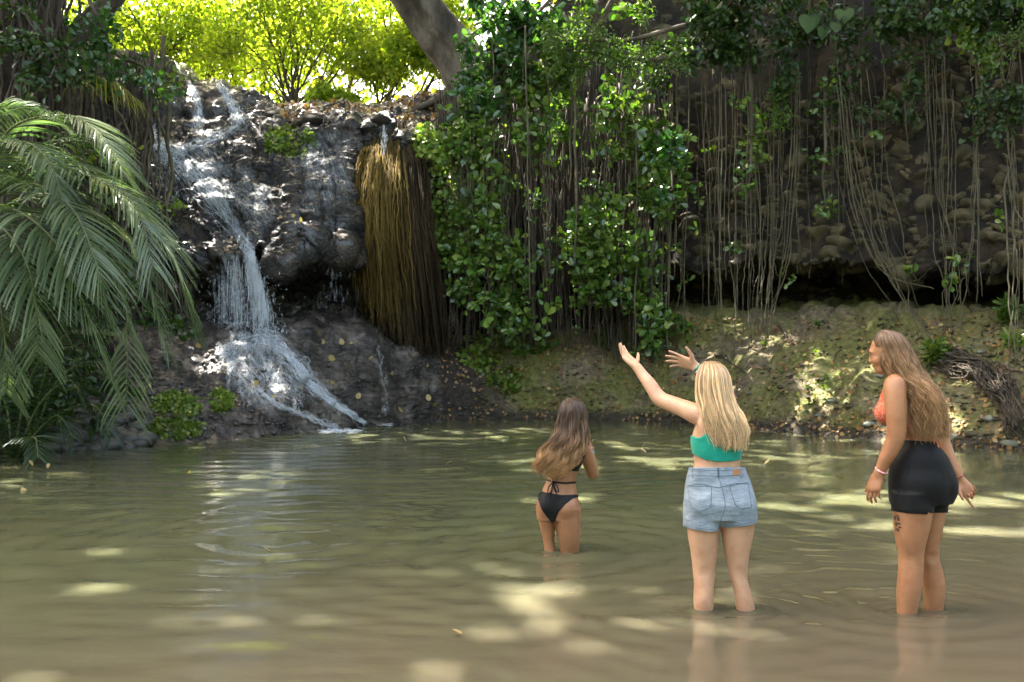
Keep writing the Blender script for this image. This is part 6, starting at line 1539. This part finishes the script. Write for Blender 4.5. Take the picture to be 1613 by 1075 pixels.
def bow(c_, s_):
    for P_ in ([(0, 0, 0), (-.03, -.01, -.03), (-.035, -.012, -.075), (-.012, -.01, -.06), (0, 0, 0)], [(0, 0, 0), (.025, -.01, -.02), (.04, -.012, -.06), (.02, -.01, -.055), (0, 0, 0)], [(0, 0, 0), (-.008, -.01, -.05), (-.02, -.012, -.11)], [(0, 0, 0), (.012, -.01, -.05), (.03, -.012, -.085)]):
        tube(bw, spline([np.array(c_) + np.array(p_) * s_ for p_ in P_], 18), .004, 5)
bow(c_, 1.); bow(ff(873, 740, .012), .7); bow(ff(853, 775, .012), .5); bw.build('bow', M_BLACK, w1)
hair_fall([(892, 627.5, 908, 627.5, .02, .04), (886, 633, 917, 633, .07, .03), (880, 645, 923, 645, .104, .02), (877, 663, 926, 664, .108, .01), (871, 680, 927, 684, .110, -.01), (863, 693, 923, 703, .10, -.04), (856, 704, 913, 719, .085, -.06), (850, 714, 901, 732, .07, -.075), (846, 724, 886, 741, .055, -.085), (843, 733, 872, 749, .04, -.09)],
          Y1, w1, 3200, (.06, .034, .02), (.50, .28, .12), seed=4, wave=.017, wavelen=.19, mixp=(.35, .85), ragged=.18, clump=9, fly=.006, phis=(-1.5, 1.5), thick=(.0016, .003))
dr1 = A1(930, 722, .19) - wr1
for i, (o_, cols) in enumerate([(.012, [(.7, .6, .5), (.6, .1, .15)]), (.03, [(.5, .55, .65), (.05, .05, .2), (.7, .7, .7)]), (.042, [(.1, .2, .35), (.6, .6, .2)])]):
    band(wr1 + norm(dr1) * o_, dr1, .0275 + .001 * i, .005, M_BEAD, w1, cols=cols, seed=i)
# ================================================================ camera, sun, sky
cam = bpy.data.cameras.new('camera'); co = bpy.data.objects.new('camera', cam); COL.objects.link(co)
co.location = (0, 0, CH); co.rotation_euler = (R(90), 0, 0)
cam.sensor_width = 36; cam.lens = 36 * F / 1613; cam.shift_y = (HZ - 537.5) / 1613
cam.clip_start = .05; cam.clip_end = 800
cam.dof.use_dof = True; cam.dof.focus_distance = 5.6; cam.dof.aperture_fstop = 7.0
SC.camera = co
SUN_EL, SUN_AZ = 60., -45.            # azimuth clockwise from +Y towards +X
sd = np.array([math.sin(R(SUN_AZ)) * math.cos(R(SUN_EL)), math.cos(R(SUN_AZ)) * math.cos(R(SUN_EL)), math.sin(R(SUN_EL))])
sl = bpy.data.lights.new('sun', 'SUN'); so = bpy.data.objects.new('sun', sl); COL.objects.link(so)
sl.energy = 4.5; sl.angle = R(.53); sl.color = (1, .96, .88)
so.location = (0, 0, 30); so.rotation_euler = Vector(sd).to_track_quat('Z', 'Y').to_euler()
w = bpy.data.worlds.new('World'); SC.world = w; w.use_nodes = True
nt = w.node_tree; bg = nt.nodes['Background']
sk_ = nt.nodes.new('ShaderNodeTexSky'); sk_.sky_type = 'NISHITA'; sk_.sun_disc = False
sk_.sun_elevation = R(SUN_EL); sk_.sun_rotation = R(SUN_AZ)
sk_.air_density = .7; sk_.dust_density = 5.; sk_.ozone_density = 0.
wb = nt.nodes.new('ShaderNodeMix'); wb.data_type = 'RGBA'; wb.blend_type = 'MULTIPLY'; wb.inputs[0].default_value = 1; wb.inputs[7].default_value = (1, .92, .76, 1)   # warm daylight
nt.links.new(sk_.outputs[0], wb.inputs[6]); nt.links.new(wb.outputs[2], bg.inputs[0]); bg.inputs[1].default_value = .15
SC.view_settings.view_transform = 'Standard'; SC.view_settings.look = 'None'; SC.view_settings.gamma = 1
SC.view_settings.exposure = 3.55
SC.cycles.max_bounces = 6; SC.cycles.diffuse_bounces = 3; SC.cycles.glossy_bounces = 3; SC.cycles.transmission_bounces = 4
SC.cycles.transparent_max_bounces = 6; SC.cycles.sample_clamp_indirect = 6
SC.cycles.use_denoising = True
